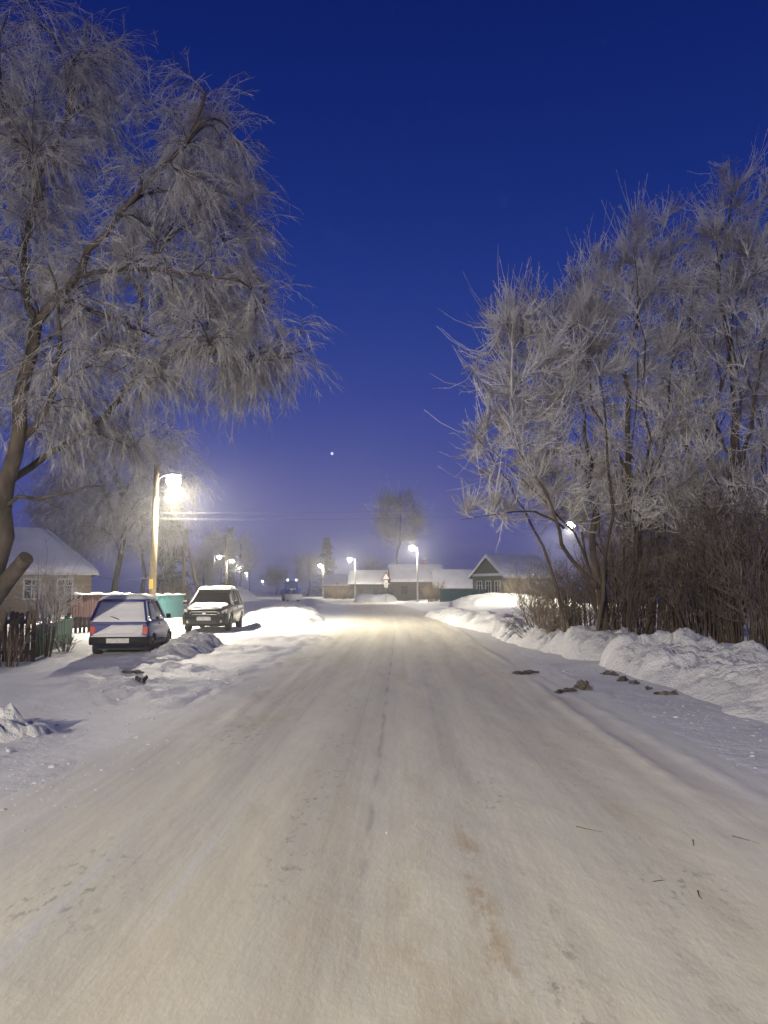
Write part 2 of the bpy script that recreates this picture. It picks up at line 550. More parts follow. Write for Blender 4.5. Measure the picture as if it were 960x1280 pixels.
def base_h(x, y):
    """height of the snow-covered land; the road bed lies 6 cm lower"""
    d = x - road_c(y)
    h = 0.10 * fbm(x * 0.25, y * 0.25, 4) * sstep(1.5, 6, np.abs(d) - HALF + 1.5) + 0.02 * fbm(x * 1.9, y * 1.9, 3)
    left, right = -d - HALF, d - HALF
    # far banks along both sides of the road
    far = sstep(26, 45, y)
    h = h + far * 0.38 * np.exp(-((right - 1.2) / 1.0) ** 2) * (0.7 + 0.5 * fbm(x * 0.5, y * 0.12, 3))
    h = h + sstep(48, 70, y) * 0.45 * np.exp(-((left - 1.6) / 1.3) ** 2) * (0.7 + 0.6 * fbm(x * 0.5, y * 0.12 + 7, 3))
    # land rises a little away from the road
    h = h + 0.22 * sstep(3, 12, left) + 0.30 * sstep(2, 6, right) * sstep(4, 10, y)
    # trodden lumps beside the left edge
    near = np.exp(-((left - 1.2) / 2.2) ** 2) * (1 - sstep(22, 30, y))
    h = h + near * (0.10 * clods(x, y, 0.42) + 0.11 * clods(x, y + 4, 0.18) + 0.08 * clods(x + 2, y, 0.10)) * sstep(-0.3, 0.3, fbm(x * 0.5 + 3, y * 0.5, 3))
    h = h + 0.01
    w = sstep(HALF - 1.35, HALF - 0.55, np.abs(d) + 0.35 * fbm(x * 1.1, y * 1.1 + 40, 4))
    bed = -0.06
    return bed * (1 - w) + h * w


def ground_z(x, y):
    return float(base_h(np.array([float(x)]), np.array([float(y)]))[0])


def grow(a, step, end, g):
    out = [a]
    while out[-1] < end:
        out.append(out[-1] + step)
        step *= g
    return out


xs_r = grow(0, 0.13, 8, 1.0); xs_r = xs_r + grow(xs_r[-1] + 0.14, 0.17, 640, 1.075)
XS = np.array([-v for v in reversed(xs_r[1:])] + xs_r)
ys_f = grow(0, 0.12, 26, 1.005); ys_f = ys_f + grow(ys_f[-1] + 0.3, 0.3, 640, 1.035)
ys_b = grow(0.2, 0.4, 60, 1.08)
YS = np.array([-v for v in reversed(ys_b)] + ys_f)
GX, GY = np.meshgrid(XS, YS)
# columns follow the bend of the road so its edge stays crisp
GXb = GX + road_c(GY) * np.exp(-(np.maximum(np.abs(GX) - 12, 0) / 40.0) ** 2)
GZ = base_h(GXb, GY)
nx, ny = len(XS), len(YS)
ii = np.arange(nx * ny).reshape(ny, nx)
quads = np.stack([ii[:-1, :-1], ii[:-1, 1:], ii[1:, 1:], ii[1:, :-1]], -1).reshape(-1, 4)
ground = mesh_np('ground', np.stack([GXb, GY, GZ], -1).reshape(-1, 3), quads, M['snow'])
tag(ground, kind='structure')


def rut(u, v):
    z = 0.014 * fbm(u * 1.6, v * 0.12, 3) + 0.010 * fbm(u * 4, v * 1.4, 4, 0.6)
    for c, w in ((-1.15, 0.28), (0.55, 0.26), (1.5, 0.3), (-0.2, 0.25)):
        z -= 0.014 * np.exp(-((u - c - 0.12 * np.sin(v * 0.11 + c)) / w) ** 2)
    z += 0.018 * np.exp(-((u - 2.22 - 0.05 * np.sin(v * 0.5)) / 0.07) ** 2) * (0.6 + 1.2 * clods(u, v, 0.16)) * sstep(-0.4, 0.4, fbm(u * 0 + 3, v * 0.4, 2))
    z += 0.012 * np.exp(-((u - 2.85 + 0.03 * v) / 0.07) ** 2) * (v < 14) * (0.4 + 1.5 * clods(u, v, 0.13))
    z += 0.008 * np.exp(-((u + 1.62 + 0.015 * v) / 0.06) ** 2) * sstep(-0.2, 0.5, fbm(u * 0 + 9, v * 0.6, 2))
    sh = sstep(1.6, 2.8, -u) * (v < 30)
    z += sh * (0.07 * clods(u, v, 0.30) + 0.05 * clods(u, v + 3, 0.14)) * sstep(-0.15, 0.35, fbm(u * 0.7 + 4, v * 0.4, 3))
    sr = sstep(2.5, 3.2, u) * (v < 30)
    z += sr * (0.04 * clods(u, v, 0.22) + 0.03 * clods(u, v + 3, 0.1)) * sstep(-0.2, 0.4, fbm(u * 0.7 + 9, v * 0.4, 3))
    return z


US = np.linspace(-HALF - 0.15, HALF + 0.15, 130)
VS = np.array([-v for v in reversed(grow(0.2, 0.4, 58, 1.08))] + grow(0, 0.07, 30, 1.004) + grow(30.5, 0.3, 330, 1.02))
VS = np.unique(VS)
GU, GV = np.meshgrid(US, VS)
RX = GU + road_c(GV)
edge = sstep(HALF - 0.9, HALF + 0.15, np.abs(GU))
RZ = rut(GU, GV) * (1 - edge) - 0.07 * edge ** 2 + 0.012
nu, nv = len(US), len(VS)
ii = np.arange(nu * nv).reshape(nv, nu)
quads = np.stack([ii[:-1, :-1], ii[:-1, 1:], ii[1:, 1:], ii[1:, :-1]], -1).reshape(-1, 4)
road = mesh_np('road', np.stack([RX, GV, RZ], -1).reshape(-1, 3), quads, M['road'])
uvl = road.data.uv_layers.new(name='UVMap')
uvs = np.stack([GU, GV], -1).reshape(-1, 2)[quads.ravel()]
uvl.data.foreach_set('uv', np.ascontiguousarray(uvs, dtype=np.float32).ravel())
tag(road, kind='structure')


# ------------------------------------------------------------------ snow piles
def snow_pile(x0, x1, y0, y1, step, hfun, mat, label, name='snow_bank', group=None, cat='snow bank'):
    X, Y = np.meshgrid(np.arange(x0, x1 + step, step), np.arange(y0, y1 + step, step))
    Z = hfun(X, Y)
    ez = np.minimum.reduce([X - x0, x1 - X, Y - y0, y1 - Y])
    base = np.maximum(base_h(X, Y), -0.05)
    Zt = base - 0.05 + Z
    Zt = np.where(ez < 0.12, base - 0.35, Zt)
    cx, cy, cz = (x0 + x1) / 2, (y0 + y1) / 2, 0.0
    n1, n0 = X.shape
    ii = np.arange(n1 * n0).reshape(n1, n0)
    q = np.stack([ii[:-1, :-1], ii[:-1, 1:], ii[1:, 1:], ii[1:, :-1]], -1).reshape(-1, 4)
    keep = (Z.ravel()[q] > 0.0).any(axis=1)
    q = q[keep]
    used, inv = np.unique(q, return_inverse=True)
    V = np.stack([X - cx, Y - cy, Zt - cz], -1).reshape(-1, 3)[used]
    o = mesh_np(name, V, inv.reshape(-1, 4), mat)
    o.location = (cx, cy, cz)
    return tag(o, label, cat, group)


def rough(x, y, a=1.0):
    x, y = x + 0.35 * fbm(x * 1.3 + 3, y * 1.3, 3), y + 0.35 * fbm(x * 1.3, y * 1.3 + 8, 3)
    return a * (0.17 * (clods(x, y, 0.75)) + 0.10 * clods(x + 5, y + 3, 0.30) + 0.07 * clods(x, y, 0.13)
                + 0.18 * fbm(x * 0.9, y * 0.9, 3) + 0.05 * fbm(x * 6, y * 6, 4, 0.65))


def ridge(pts, wid, hgt):
    """height of a ridge that follows a polyline of (x, y); wid, hgt per vertex"""
    pts = np.array(pts, float)
    def f(X, Y):
        best = np.zeros_like(X)
        for i in range(len(pts) - 1):
            a, b = pts[i], pts[i + 1]
            ab = b - a
            t = np.clip(((X - a[0]) * ab[0] + (Y - a[1]) * ab[1]) / (ab @ ab), 0, 1)
            d = np.hypot(X - a[0] - t * ab[0], Y - a[1] - t * ab[1])
            w = wid[i] * (1 - t) + wid[i + 1] * t
            h = hgt[i] * (1 - t) + hgt[i + 1] * t
            wob = 1 + 0.18 * fbm(X * 0.8, Y * 0.8, 2)
            best = np.maximum(best, h * np.clip(1 - (d / (w * wob)) ** 2, 0, 1) ** 0.75)
        return best
    return f


def pile_fun(r, a=1.0):
    def f(X, Y):
        h = r(X, Y)
        m = sstep(0.0, 0.25, h)
        return np.where(h > 0.001, h + rough(X, Y, a) * m, 0)
    return f


snow_pile(2.9, 9.2, 5.2, 17.2, 0.05,
          pile_fun(ridge([(6.7, 5.0), (6.5, 9), (6.0, 13), (5.3, 15.4), (4.9, 16.1)], [2.4, 2.2, 1.8, 1.2, 0.8], [0.16, 0.20, 0.30, 0.46, 0.56]), 1.35),
          M['bank'], 'tall lumpy ploughed snow bank nearest on the right, in front of the bushes')
snow_pile(2.6, 8.0, 17.0, 27.5, 0.07,
          pile_fun(ridge([(4.9, 17.9), (4.6, 20.5), (4.0, 24), (3.9, 27)], [1.1, 1.25, 1.0, 0.8], [0.36, 0.34, 0.28, 0.24]), 1.25),
          M['bank'], 'lower broken snow bank on the right just beyond the tall one')
snow_pile(1.0, 7.5, 27.2, 47, 0.13,
          pile_fun(ridge([(3.9, 28.2), (3.6, 33), (2.9, 40), (2.2, 46)], [0.9, 1.3, 1.1, 0.9], [0.36, 0.46, 0.42, 0.3]), 0.9),
          M['bank'], 'long low snow bank on the right road edge leading to the far lamps')
snow_pile(-7.4, -2.9, 5.9, 9.8, 0.035,
          pile_fun(ridge([(-5.2, 7.6), (-4.35, 7.8), (-4.0, 8.1)], [0.8, 0.62, 0.45], [0.34, 0.26, 0.14]), 0.75),
          M['bank'], 'small bright snow heap at the left picture edge beside the road')
snow_pile(-7.2, -4.0, 15.6, 22.6, 0.05,
          pile_fun(ridge([(-5.15, 16.8), (-5.15, 18.6), (-5.25, 20.2), (-5.35, 21.6)], [0.5, 0.6, 0.7, 0.5], [0.08, 0.16, 0.24, 0.14]), 0.7),
          M['bank'], 'snow ridge shovelled against the side of the blue hatchback')
snow_pile(-11.0, -3.4, 27.0, 62, 0.16,
          pile_fun(ridge([(-5.4, 33.5), (-5.9, 40), (-7.3, 50), (-8.6, 60)], [1.5, 2.1, 2.0, 1.5], [0.2, 0.46, 0.44, 0.3]), 0.8),
          M['bank'], 'broad white snow bank on the left road edge beyond the dark car')
snow_pile(-27, -15, 84, 112, 0.3,
          pile_fun(ridge([(-19.5, 86), (-20.5, 96), (-23, 108)], [2.2, 2.6, 2.4], [1.0, 1.5, 1.1]), 1.2),
          M['bank'], 'far snow heap below the row of small left lamps')
snow_pile(-6, 4.5, 92, 106, 0.3,
          pile_fun(ridge([(-4.6, 99), (-2.4, 98)], [2.0, 2.0], [0.95, 0.85]), 1.0),
          M['bank'], 'far pointed snow heap on the right kerb between two lamp posts')
snow_pile(4, 20, 56, 74, 0.25,
          pile_fun(ridge([(5.5, 66), (9.0, 68), (13, 66)], [2.0, 2.2, 2.0], [0.62, 0.8, 0.45]), 1.1),
          M['bank'], 'snow heap before the green house with the white window frames')


# ------------------------------------------------------------------ trees
def norm(a):
    return a / np.maximum(np.linalg.norm(a, axis=-1, keepdims=True), 1e-9)


def tubes(P, R, sides=3):
    """P (n,k,3), R (n,k) -> verts, quads"""
    n, k, _ = P.shape
    T = norm(np.gradient(P, axis=1))
    ref = norm(rng.normal(size=(n, 1, 3)))
    U = norm(np.cross(T, ref)); W = np.cross(T, U)
    ang = np.arange(sides) * 2 * math.pi / sides
    V = P[:, :, None, :] + R[:, :, None, None] * (U[:, :, None, :] * np.cos(ang)[None, None, :, None] + W[:, :, None, :] * np.sin(ang)[None, None, :, None])
    idx = np.arange(n * k * sides).reshape(n, k, sides)
    nxt = np.roll(idx, -1, axis=2)
    q = np.stack([idx[:, :-1], nxt[:, :-1], nxt[:, 1:], idx[:, 1:]], -1).reshape(-1, 4)
    return V.reshape(-1, 3), q


def merge(parts):
    Vs, Qs, o = [], [], 0
    for V, q in parts:
        Vs.append(V); Qs.append(q + o); o += len(V)
    return np.concatenate(Vs), np.concatenate(Qs)


def spawn(P, nchild, t0, t1, ang, angsd, length, lsd, k, trop, wig, tip_short=0.5):
    """children along polylines P (n,kp,3)"""
    n, kp, _ = P.shape
    idx = np.repeat(np.arange(n), nchild)
    t = rng.uniform(t0, t1, len(idx))
    f = t * (kp - 1); i = np.minimum(f.astype(int), kp - 2); fr = (f - i)[:, None]
    p = P[idx, i] * (1 - fr) + P[idx, i + 1] * fr
    tan = norm(P[idx, i + 1] - P[idx, i])
    perp = norm(np.cross(tan, norm(rng.normal(size=tan.shape))))
    a = np.radians(rng.normal(ang, angsd, len(idx)))[:, None]
    d = tan * np.cos(a) + perp * np.sin(a)
    L = length * np.clip(np.exp(rng.normal(0, lsd, len(idx))), 0.3, 1.6) * (1 - tip_short * t)
    out = [p]
    for s in range(k - 1):
        d = d + np.array([0, 0, trop])[None, :] + rng.normal(0, wig, d.shape)
        d = norm(d)
        p = p + d * (L / (k - 1))[:, None]
        out.append(p)
    return np.stack(out, 1)


def resample(pts, k):
    pts = np.array(pts, float)
    # smooth with Catmull-Rom
    seg = np.linalg.norm(np.diff(pts, axis=0), axis=1)
    s = np.concatenate([[0], np.cumsum(seg)])
    t = np.linspace(0, s[-1], k)
    P = np.stack([np.interp(t, s, pts[:, j]) for j in range(3)], 1)
    for _ in range(2):
        P[1:-1] = 0.25 * P[:-2] + 0.5 * P[1:-1] + 0.25 * P[2:]
    return P


def reach(cp, ct, targets, k, up=0.25, along=0.35, wig=0.03, low=0.6):
    """branches from the nearest suitable skeleton point to each target"""
    out = []
    for a in targets:
        d = a[None] - cp
        L = np.linalg.norm(d, axis=1)
        cost = L + low * np.maximum(0, cp[:, 2] - a[2] + 0.25 * L) + 0.4 * L * (1 - (norm(d) * ct).sum(1)) * 0.5
        j = int(np.argmin(cost))
        p0, l = cp[j], L[j]
        p1 = p0 + ct[j] * along * l + np.array([0, 0, up * l]) + (a - p0) * 0.25
        t = np.linspace(0, 1, k)[:, None]
        P = (1 - t) ** 2 * p0 + 2 * t * (1 - t) * p1 + t ** 2 * a
        w = rng.normal(0, wig * l, P.shape); w[0] = 0
        w = np.cumsum(w, 0) * 0.5
        out.append(P + w * np.linspace(0, 1, k)[:, None])
    return np.stack(out)


def skeleton_points(polys):
    cp = np.concatenate([p for p in polys]); ct = np.concatenate([norm(np.gradient(p, axis=0)) for p in polys])
    return cp, ct


def in_ellipsoids(ells, n, shell=0.0):
    """ells: list of (center, radii); returns n points spread by volume"""
    w = np.array([r[0] * r[1] * r[2] for c, r in ells]) ** 0.6; w /= w.sum()
    pick = rng.choice(len(ells), n, p=w)
    v = norm(rng.normal(size=(n, 3)))
    r = rng.uniform(shell ** 3, 1, n) ** (1 / 3)
    C = np.array([c for c, _ in ells])[pick]; R = np.array([r_ for _, r_ in ells])[pick]
    return C + v * r[:, None] * R


def limb_mesh(polys, rads, sides=10):
    mb = MB()
    for p, r in zip(polys, rads):
        rr = list(np.linspace(r[0], r[1], len(p)))
        mb.tube([tuple(q) for q in p], rr, sides)
    return mb


def build_tree(name, label, base, limbs, rads, ells, n1, n2, n3, tw, style, bark, frost, group=None, twig_r=0.006,
               n4=0, len3=0.9, len4=0.3, k4=3, cat='tree', subsides=5, filt=None, branch=None, k3=5, spray=1.0):
    """limbs in world coordinates (list of point lists), first one the trunk.
    n1 main branches, n2 secondary branches, n3 sprays on each, n4 twiglets on each spray"""
    root = empty(name, base, 0, label, cat, group)
    b = np.array(base, float)
    polys = []
    for l in limbs:
        P = resample(np.array(l, float), 14)
        Lp = np.linalg.norm(P[-1] - P[0])
        w = np.cumsum(rng.normal(0, 0.012 * Lp, P.shape), 0) * np.array([1, 1, 0.3])
        w = w - np.linspace(0, 1, 14)[:, None] * w[-1]
        P[1:-1] += w[1:-1]
        polys.append(P)
    tr = limb_mesh([p - b for p in polys[:1]], rads[:1]).build('trunk', bark, root)
    if len(polys) > 1:
        limb_mesh([p - b for p in polys[1:]], rads[1:], 7).build('limbs', bark, root)
    cp, ct = skeleton_points(polys)
    A = reach(cp, ct, in_ellipsoids(ells, n1, 0.3), 8, up=style['up'], wig=0.03)
    cp2, ct2 = skeleton_points(polys + list(A[:, 2:]))
    B = reach(cp2, ct2, in_ellipsoids(ells, n2, 0.45), 6, up=style['up'] * 0.7, wig=0.03)
    if filt is not None:
        B = B[filt(B[:, -1])]
    r1 = np.linspace(1, 0.35, 8)[None] * rng.uniform(0.022, 0.042, (len(A), 1)) * style.get('thick', 1)
    r2 = np.linspace(1, 0.4, 6)[None] * rng.uniform(0.010, 0.018, (len(B), 1)) * style.get('thick', 1)
    V, q = merge([tubes(A, r1, subsides), tubes(B, r2, 3)])
    tag(mesh_np('branches', V - b, q, branch or bark, root), kind='stuff')
    src = np.concatenate([B, A[:, 2:]], 0)
    Csp = spawn(src, n3, 0.15, 1.0, style['ang'], 16, len3, 0.35, k3, style['trop'], style['wig'], 0.35)
    parts = [tubes(Csp, np.linspace(1.25, 0.6, k3)[None] * twig_r * spray * rng.uniform(0.8, 1.2, (len(Csp), 1)), 3)]
    if n4:
        D = spawn(Csp, n4, 0.1, 1.0, style['ang4'], 18, len4, 0.35, k4, style['trop4'], style['wig'], 0.3)
        parts.append(tubes(D, np.linspace(1.0, 0.45, k4)[None] * twig_r * rng.uniform(0.7, 1.1, (len(D), 1)), 3))
    if style.get('shoots'):
        tips = np.concatenate([B[:, -2:], A[:, -2:]], 0)
        S = spawn(tips, style['shoots'], 0.3, 1.0, 22, 12, len3 * 1.5, 0.45, 4, 0.35, 0.06, 0.0)
        parts.append(tubes(S, np.linspace(1.3, 0.7, 4)[None] * twig_r * np.ones((len(S), 1)), 3))
        E = spawn(S, 6, 0.05, 1.0, 40, 14, len4 * 0.6, 0.3, 2, 0.1, 0.05, 0.5)
        parts.append(tubes(E, np.linspace(1.0, 0.5, 2)[None] * twig_r * 0.9 * np.ones((len(E), 1)), 3))
    V, q = merge(parts)
    mesh_np('crown', V - b, q, frost, root)
    return root


def px_poly(pts):
    return [tuple(at(px, py, Y)) for px, py, Y in pts]


def ell_px(px, py, Y, rx, rz, ry):
    s = Y / F_PX
    return (tuple(at(px, py, Y)), (rx * s, ry, rz * s))


WEEP = dict(up=0.22, ang=50, trop=-0.42, ang4=30, trop4=-0.35, wig=0.07)
UPR = dict(up=-0.04, ang=38, trop=0.22, ang4=40, trop4=0.08, wig=0.10, shoots=2, thick=0.9)

BY = 15.0
bz = ground_z(gx(-34, BY), BY)
birch_limbs = [
    [(gx(-34, BY), BY, bz - 0.15)] + px_poly([(-26, 780, BY), (-10, 705, BY), (6, 640, BY), (22, 560, BY), (38, 480, BY), (46, 405, BY)]),
    px_poly([(46, 405, BY), (36, 335, BY + .2), (46, 262, BY + .5), (55, 215, BY + .7), (92, 150, BY + .9), (105, 70, BY + 1.0)]),
    px_poly([(46, 405, BY), (80, 362, BY - .2), (116, 300, BY - .4), (150, 254, BY - .6), (198, 204, BY - .8), (240, 165, BY - 1)]),
    px_poly([(95, 345, BY - .3), (150, 335, BY - .7), (225, 336, BY - 1.1), (300, 350, BY - 1.5)]),
    px_poly([(72, 372, BY - .2), (140, 398, BY + .3), (200, 425, BY + .7), (262, 455, BY + 1.0)]),
    px_poly([(24, 555, BY), (70, 500, BY - .6), (76, 440, BY - 1.0), (66, 395, BY - 1.3), (60, 330, BY - 1.6)]),
    px_poly([(14, 600, BY), (60, 560, BY + .7), (118, 530, BY + 1.2), (168, 482, BY + 1.6), (176, 400, BY + 1.8), (190, 330, BY + 2)]),
    px_poly([(5, 640, BY), (12, 618, BY - .4), (48, 628, BY - .9), (90, 612, BY - 1.3), (132, 606, BY - 1.6)]),
    px_poly([(50, 250, BY + .5), (20, 190, BY + .3), (-20, 110, BY + .2), (-30, 40, BY)]),
    px_poly([(10, 620, BY), (-30, 520, BY - .5), (-60, 400, BY - 1), (-70, 260, BY - 1.2)]),
]
birch_rads = [(0.215, 0.11), (0.09, 0.02), (0.095, 0.022), (0.05, 0.015), (0.055, 0.015), (0.08, 0.02), (0.075, 0.02), (0.045, 0.012), (0.07, 0.02), (0.09, 0.03)]
birch_ells = [ell_px(100, 150, BY, 190, 150, 2.8), ell_px(230, 270, BY, 115, 120, 2.3), ell_px(205, 380, BY, 150, 100, 2.5), ell_px(255, 175, BY, 70, 75, 2.0), ell_px(60, 90, BY, 120, 100, 2.4),
              ell_px(318, 418, BY, 76, 50, 1.7), ell_px(255, 445, BY, 85, 45, 2.0), ell_px(100, 420, BY, 130, 140, 2.6), ell_px(-40, 300, BY, 130, 260, 2.8),
              ell_px(80, 510, BY, 100, 45, 2.0)]
birch_ells = [((c[0], c[1] + 0.9, c[2]), r) for c, r in birch_ells]
birch = build_tree('birch_tree', 'tall frosted weeping birch leaning over the road on the left', (gx(-34, BY), BY, bz),
                   birch_limbs, birch_rads, birch_ells, 90, 850, 7, 0, WEEP, M['birch_bark'], M['frost'], n4=11, len3=1.0, len4=0.26, k4=2, twig_r=0.0048, k3=4)
sb = np.array(birch.location)
stub = MB().tube([tuple(np.array(at(px, py, Y)) - sb) for px, py, Y in ((-34, 800, 14.8), (-12, 755, 14.2), (10, 725, 13.8), (33, 697, 13.5))], [0.17, 0.16, 0.145, 0.13], 12)
tag(stub.build('cut_limb', M['birch_bark'], birch), 'thick sawn-off brown limb')


# second weeping birch behind the fence, by the near lamp
B2 = (gx(140, 49), 49.0, ground_z(gx(140, 49), 49))
build_tree('birch_tree', 'hazy frosted birch behind the fence, just left of the near lamp', B2,
           [[B2, tuple(at(152, 690, 49)), tuple(at(148, 620, 49)), tuple(at(140, 540, 49))],
            [tuple(at(149, 630, 49)), tuple(at(185, 570, 49)), tuple(at(215, 530, 49))],
            [tuple(at(140, 640, 49)), tuple(at(115, 580, 49)), tuple(at(80, 530, 49))]],
           [(0.2, 0.08), (0.09, 0.03), (0.09, 0.03)],
           [ell_px(140, 590, 49, 95, 75, 3.2), ell_px(205, 590, 49, 45, 60, 2.6), ell_px(95, 620, 49, 60, 60, 3), ell_px(165, 650, 49, 75, 50, 3)], 40, 330, 6, 0, WEEP,
           M['bark'], M['frost_heavy'], n4=9, len3=2.2, len4=0.5, k4=2, twig_r=0.009)

# frosted trees on the right, side by side behind the snow bank
def right_tree(label, px, Y, stems, ells, n1, n2, n3=7, n4=8, lean=None, frost='frost_heavy', tr=0.0066, l3=0.62):
    x = gx(px, Y); z = ground_z(x, Y)
    base = (x, Y, z)
    limbs, rads = [], []
    for i, s in enumerate(stems):
        pts = px_poly(s)
        if i == 0:
            pts = [(x, Y, z - 0.1)] + pts
        limbs.append(pts)
        rads.append(((0.12, 0.014), (0.06, 0.010), (0.032, 0.006))[min(i, 2)])
    for i in range(6):                      # more upright stems fanning from the same foot
        tgt = in_ellipsoids(ells, 1, 0.5)[0]
        tgt[2] += 0.4
        b0 = np.array((x + rng.normal(0, 0.35), Y + rng.normal(0, 0.35), z - 0.05))
        mid = b0 * 0.55 + tgt * 0.45; mid[2] += 0.10 * (tgt[2] - z); mid[:2] = b0[:2] * 0.7 + tgt[:2] * 0.3
        limbs.append([tuple(b0), tuple(mid), tuple(tgt)])
        rads.append((rng.uniform(0.035, 0.06), 0.008))
    return build_tree('frosted_tree', label, base, limbs, rads, ells, n1, n2, n3, 0, UPR, M['bark'], M[frost],
                      group='frosted trees on the right', n4=n4, len3=l3, len4=0.13, k4=2, twig_r=tr, k3=4, branch=M['rime_branch'], spray=1.25)


right_tree('leftmost frosted tree on the right, its crown bulging over the bank', 752, 19,
           [[(750, 700, 19), (738, 600, 19), (722, 510, 19), (712, 430, 19)],
            [(752, 740, 19), (712, 690, 18.5), (690, 640, 18), (655, 570, 17.6), (640, 500, 17.5)],
            [(705, 660, 18.3), (660, 638, 17.6), (620, 641, 17.2), (575, 650, 17)],
            [(738, 600, 19), (690, 530, 19.4), (650, 460, 19.6), (640, 420, 19.6)]],
           [ell_px(668, 465, 19, 78, 80, 1.9), ell_px(650, 555, 18.5, 66, 62, 1.8), ell_px(620, 635, 17.4, 42, 22, 0.9), ell_px(700, 610, 19, 50, 55, 1.6), ell_px(715, 440, 19, 55, 70, 1.6), ell_px(722, 372, 19, 20, 48, 0.7), ell_px(650, 395, 19, 40, 35, 1.2)],
           44, 370)
right_tree('second frosted tree from the left on the right, with tall spiky shoots', 800, 20,
           [[(800, 690, 20), (792, 590, 20), (785, 470, 20), (795, 300, 20)],
            [(800, 660, 20), (830, 560, 20.4), (850, 450, 20.6), (838, 310, 20.6)],
            [(794, 600, 20), (750, 520, 19.4), (735, 420, 19.2), (722, 350, 19.2)]],
           [ell_px(790, 410, 20, 62, 110, 1.9), ell_px(745, 440, 19.5, 46, 85, 1.6), ell_px(840, 420, 20.4, 50, 125, 1.7), ell_px(796, 315, 20, 20, 55, 0.7), ell_px(836, 312, 20.5, 22, 52, 0.7), ell_px(760, 345, 20, 24, 50, 0.8), ell_px(800, 565, 20, 85, 85, 2.2), ell_px(765, 640, 20, 70, 45, 2.0)],
           44, 370)
right_tree('tallest frosted tree with a pointed spire at the right picture edge', 912, 19.5,
           [[(915, 690, 19.5), (918, 560, 19.5), (912, 400, 19.5), (912, 200, 19.5)],
            [(916, 640, 19.5), (950, 540, 19.2), (965, 420, 19), (985, 300, 19)],
            [(917, 600, 19.5), (880, 520, 20), (868, 420, 20.2), (872, 330, 20.3)]],
           [ell_px(912, 250, 19.5, 13, 70, 0.5), ell_px(912, 300, 19.5, 28, 80, 0.9), ell_px(880, 320, 20, 24, 60, 0.8), ell_px(952, 275, 19, 26, 75, 0.8), ell_px(915, 420, 19.5, 58, 110, 1.9), ell_px(965, 400, 19, 50, 130, 1.8), ell_px(915, 570, 19.5, 90, 90, 2.2), ell_px(885, 645, 19.5, 80, 45, 2.0)],
           44, 370)
right_tree('frosted tree cut by the right picture edge, behind the pointed one', 985, 23,
           [[(990, 680, 23), (985, 540, 23), (990, 380, 23), (985, 300, 23)],
            [(988, 620, 23), (1020, 500, 22.5), (1040, 380, 22.4)]],
           [ell_px(985, 440, 23, 70, 160, 2.4), ell_px(960, 590, 23, 80, 80, 2.4)], 30, 220, 7, 8, tr=0.0070)
right_tree('slender frosted tree farther back between the right-hand crowns', 850, 25,
           [[(850, 690, 25), (858, 570, 25), (850, 430, 25), (856, 340, 25)],
            [(853, 640, 25), (815, 560, 24.5), (800, 470, 24.4)]],
           [ell_px(850, 440, 25, 70, 110, 2.4), ell_px(820, 590, 25, 100, 70, 2.6)], 30, 230, 7, 8, tr=0.0070)


# brown undergrowth under the right-hand trees
def bush(label, x, y, h, w, nst, mat, n3=7, name='bush', group=None, r=0.012, twig=0.005, fr=None, n4=3, lean=0.0):
    z = ground_z(x, y)
    root = empty(name, (x, y, z), 0, label, 'bush', group)
    a = rng.uniform(0, 2 * math.pi, nst); rad = w * np.sqrt(rng.uniform(0, 1, nst))
    p0 = np.stack([0.35 * rad * np.cos(a), 0.35 * rad * np.sin(a), np.full(nst, -0.05)], 1)
    hh = h * rng.uniform(0.55, 1.05, nst)
    p2 = np.stack([rad * np.cos(a) * 1.0 + lean * hh, rad * np.sin(a), hh * (1 - 0.25 * (rad / w) ** 2)], 1)
    t = np.linspace(0, 1, 7)[None, :, None]
    mid = p0 * 0.5 + p2 * 0.5 + np.array([0, 0, 0.12 * h])
    P = (1 - t) ** 2 * p0[:, None] + 2 * t * (1 - t) * mid[:, None] + t ** 2 * p2[:, None]
    P = P + np.cumsum(rng.normal(0, 0.02 * h, P.shape), 1) * t
    V, q = tubes(P, np.linspace(1, 0.35, 7)[None] * r * rng.uniform(0.6, 1.3, (nst, 1)), 4)
    mesh_np('stems', V, q, mat, root)
    C = spawn(P, n3, 0.2, 1.0, 40, 15, h * 0.26, 0.3, 4, 0.05, 0.12, 0.3)
    parts = [tubes(C, np.linspace(1.2, 0.5, 4)[None] * twig * np.ones((len(C), 1)), 3)]
    if n4:
        D = spawn(C, n4, 0.2, 1.0, 42, 15, h * 0.09, 0.3, 3, 0.03, 0.12, 0.3)
        parts.append(tubes(D, np.linspace(1, 0.5, 3)[None] * twig * 0.8 * np.ones((len(D), 1)), 3))
    V, q = merge(parts)
    tag(mesh_np('twigs', V, q, fr or mat, root), kind='stuff')
    return root


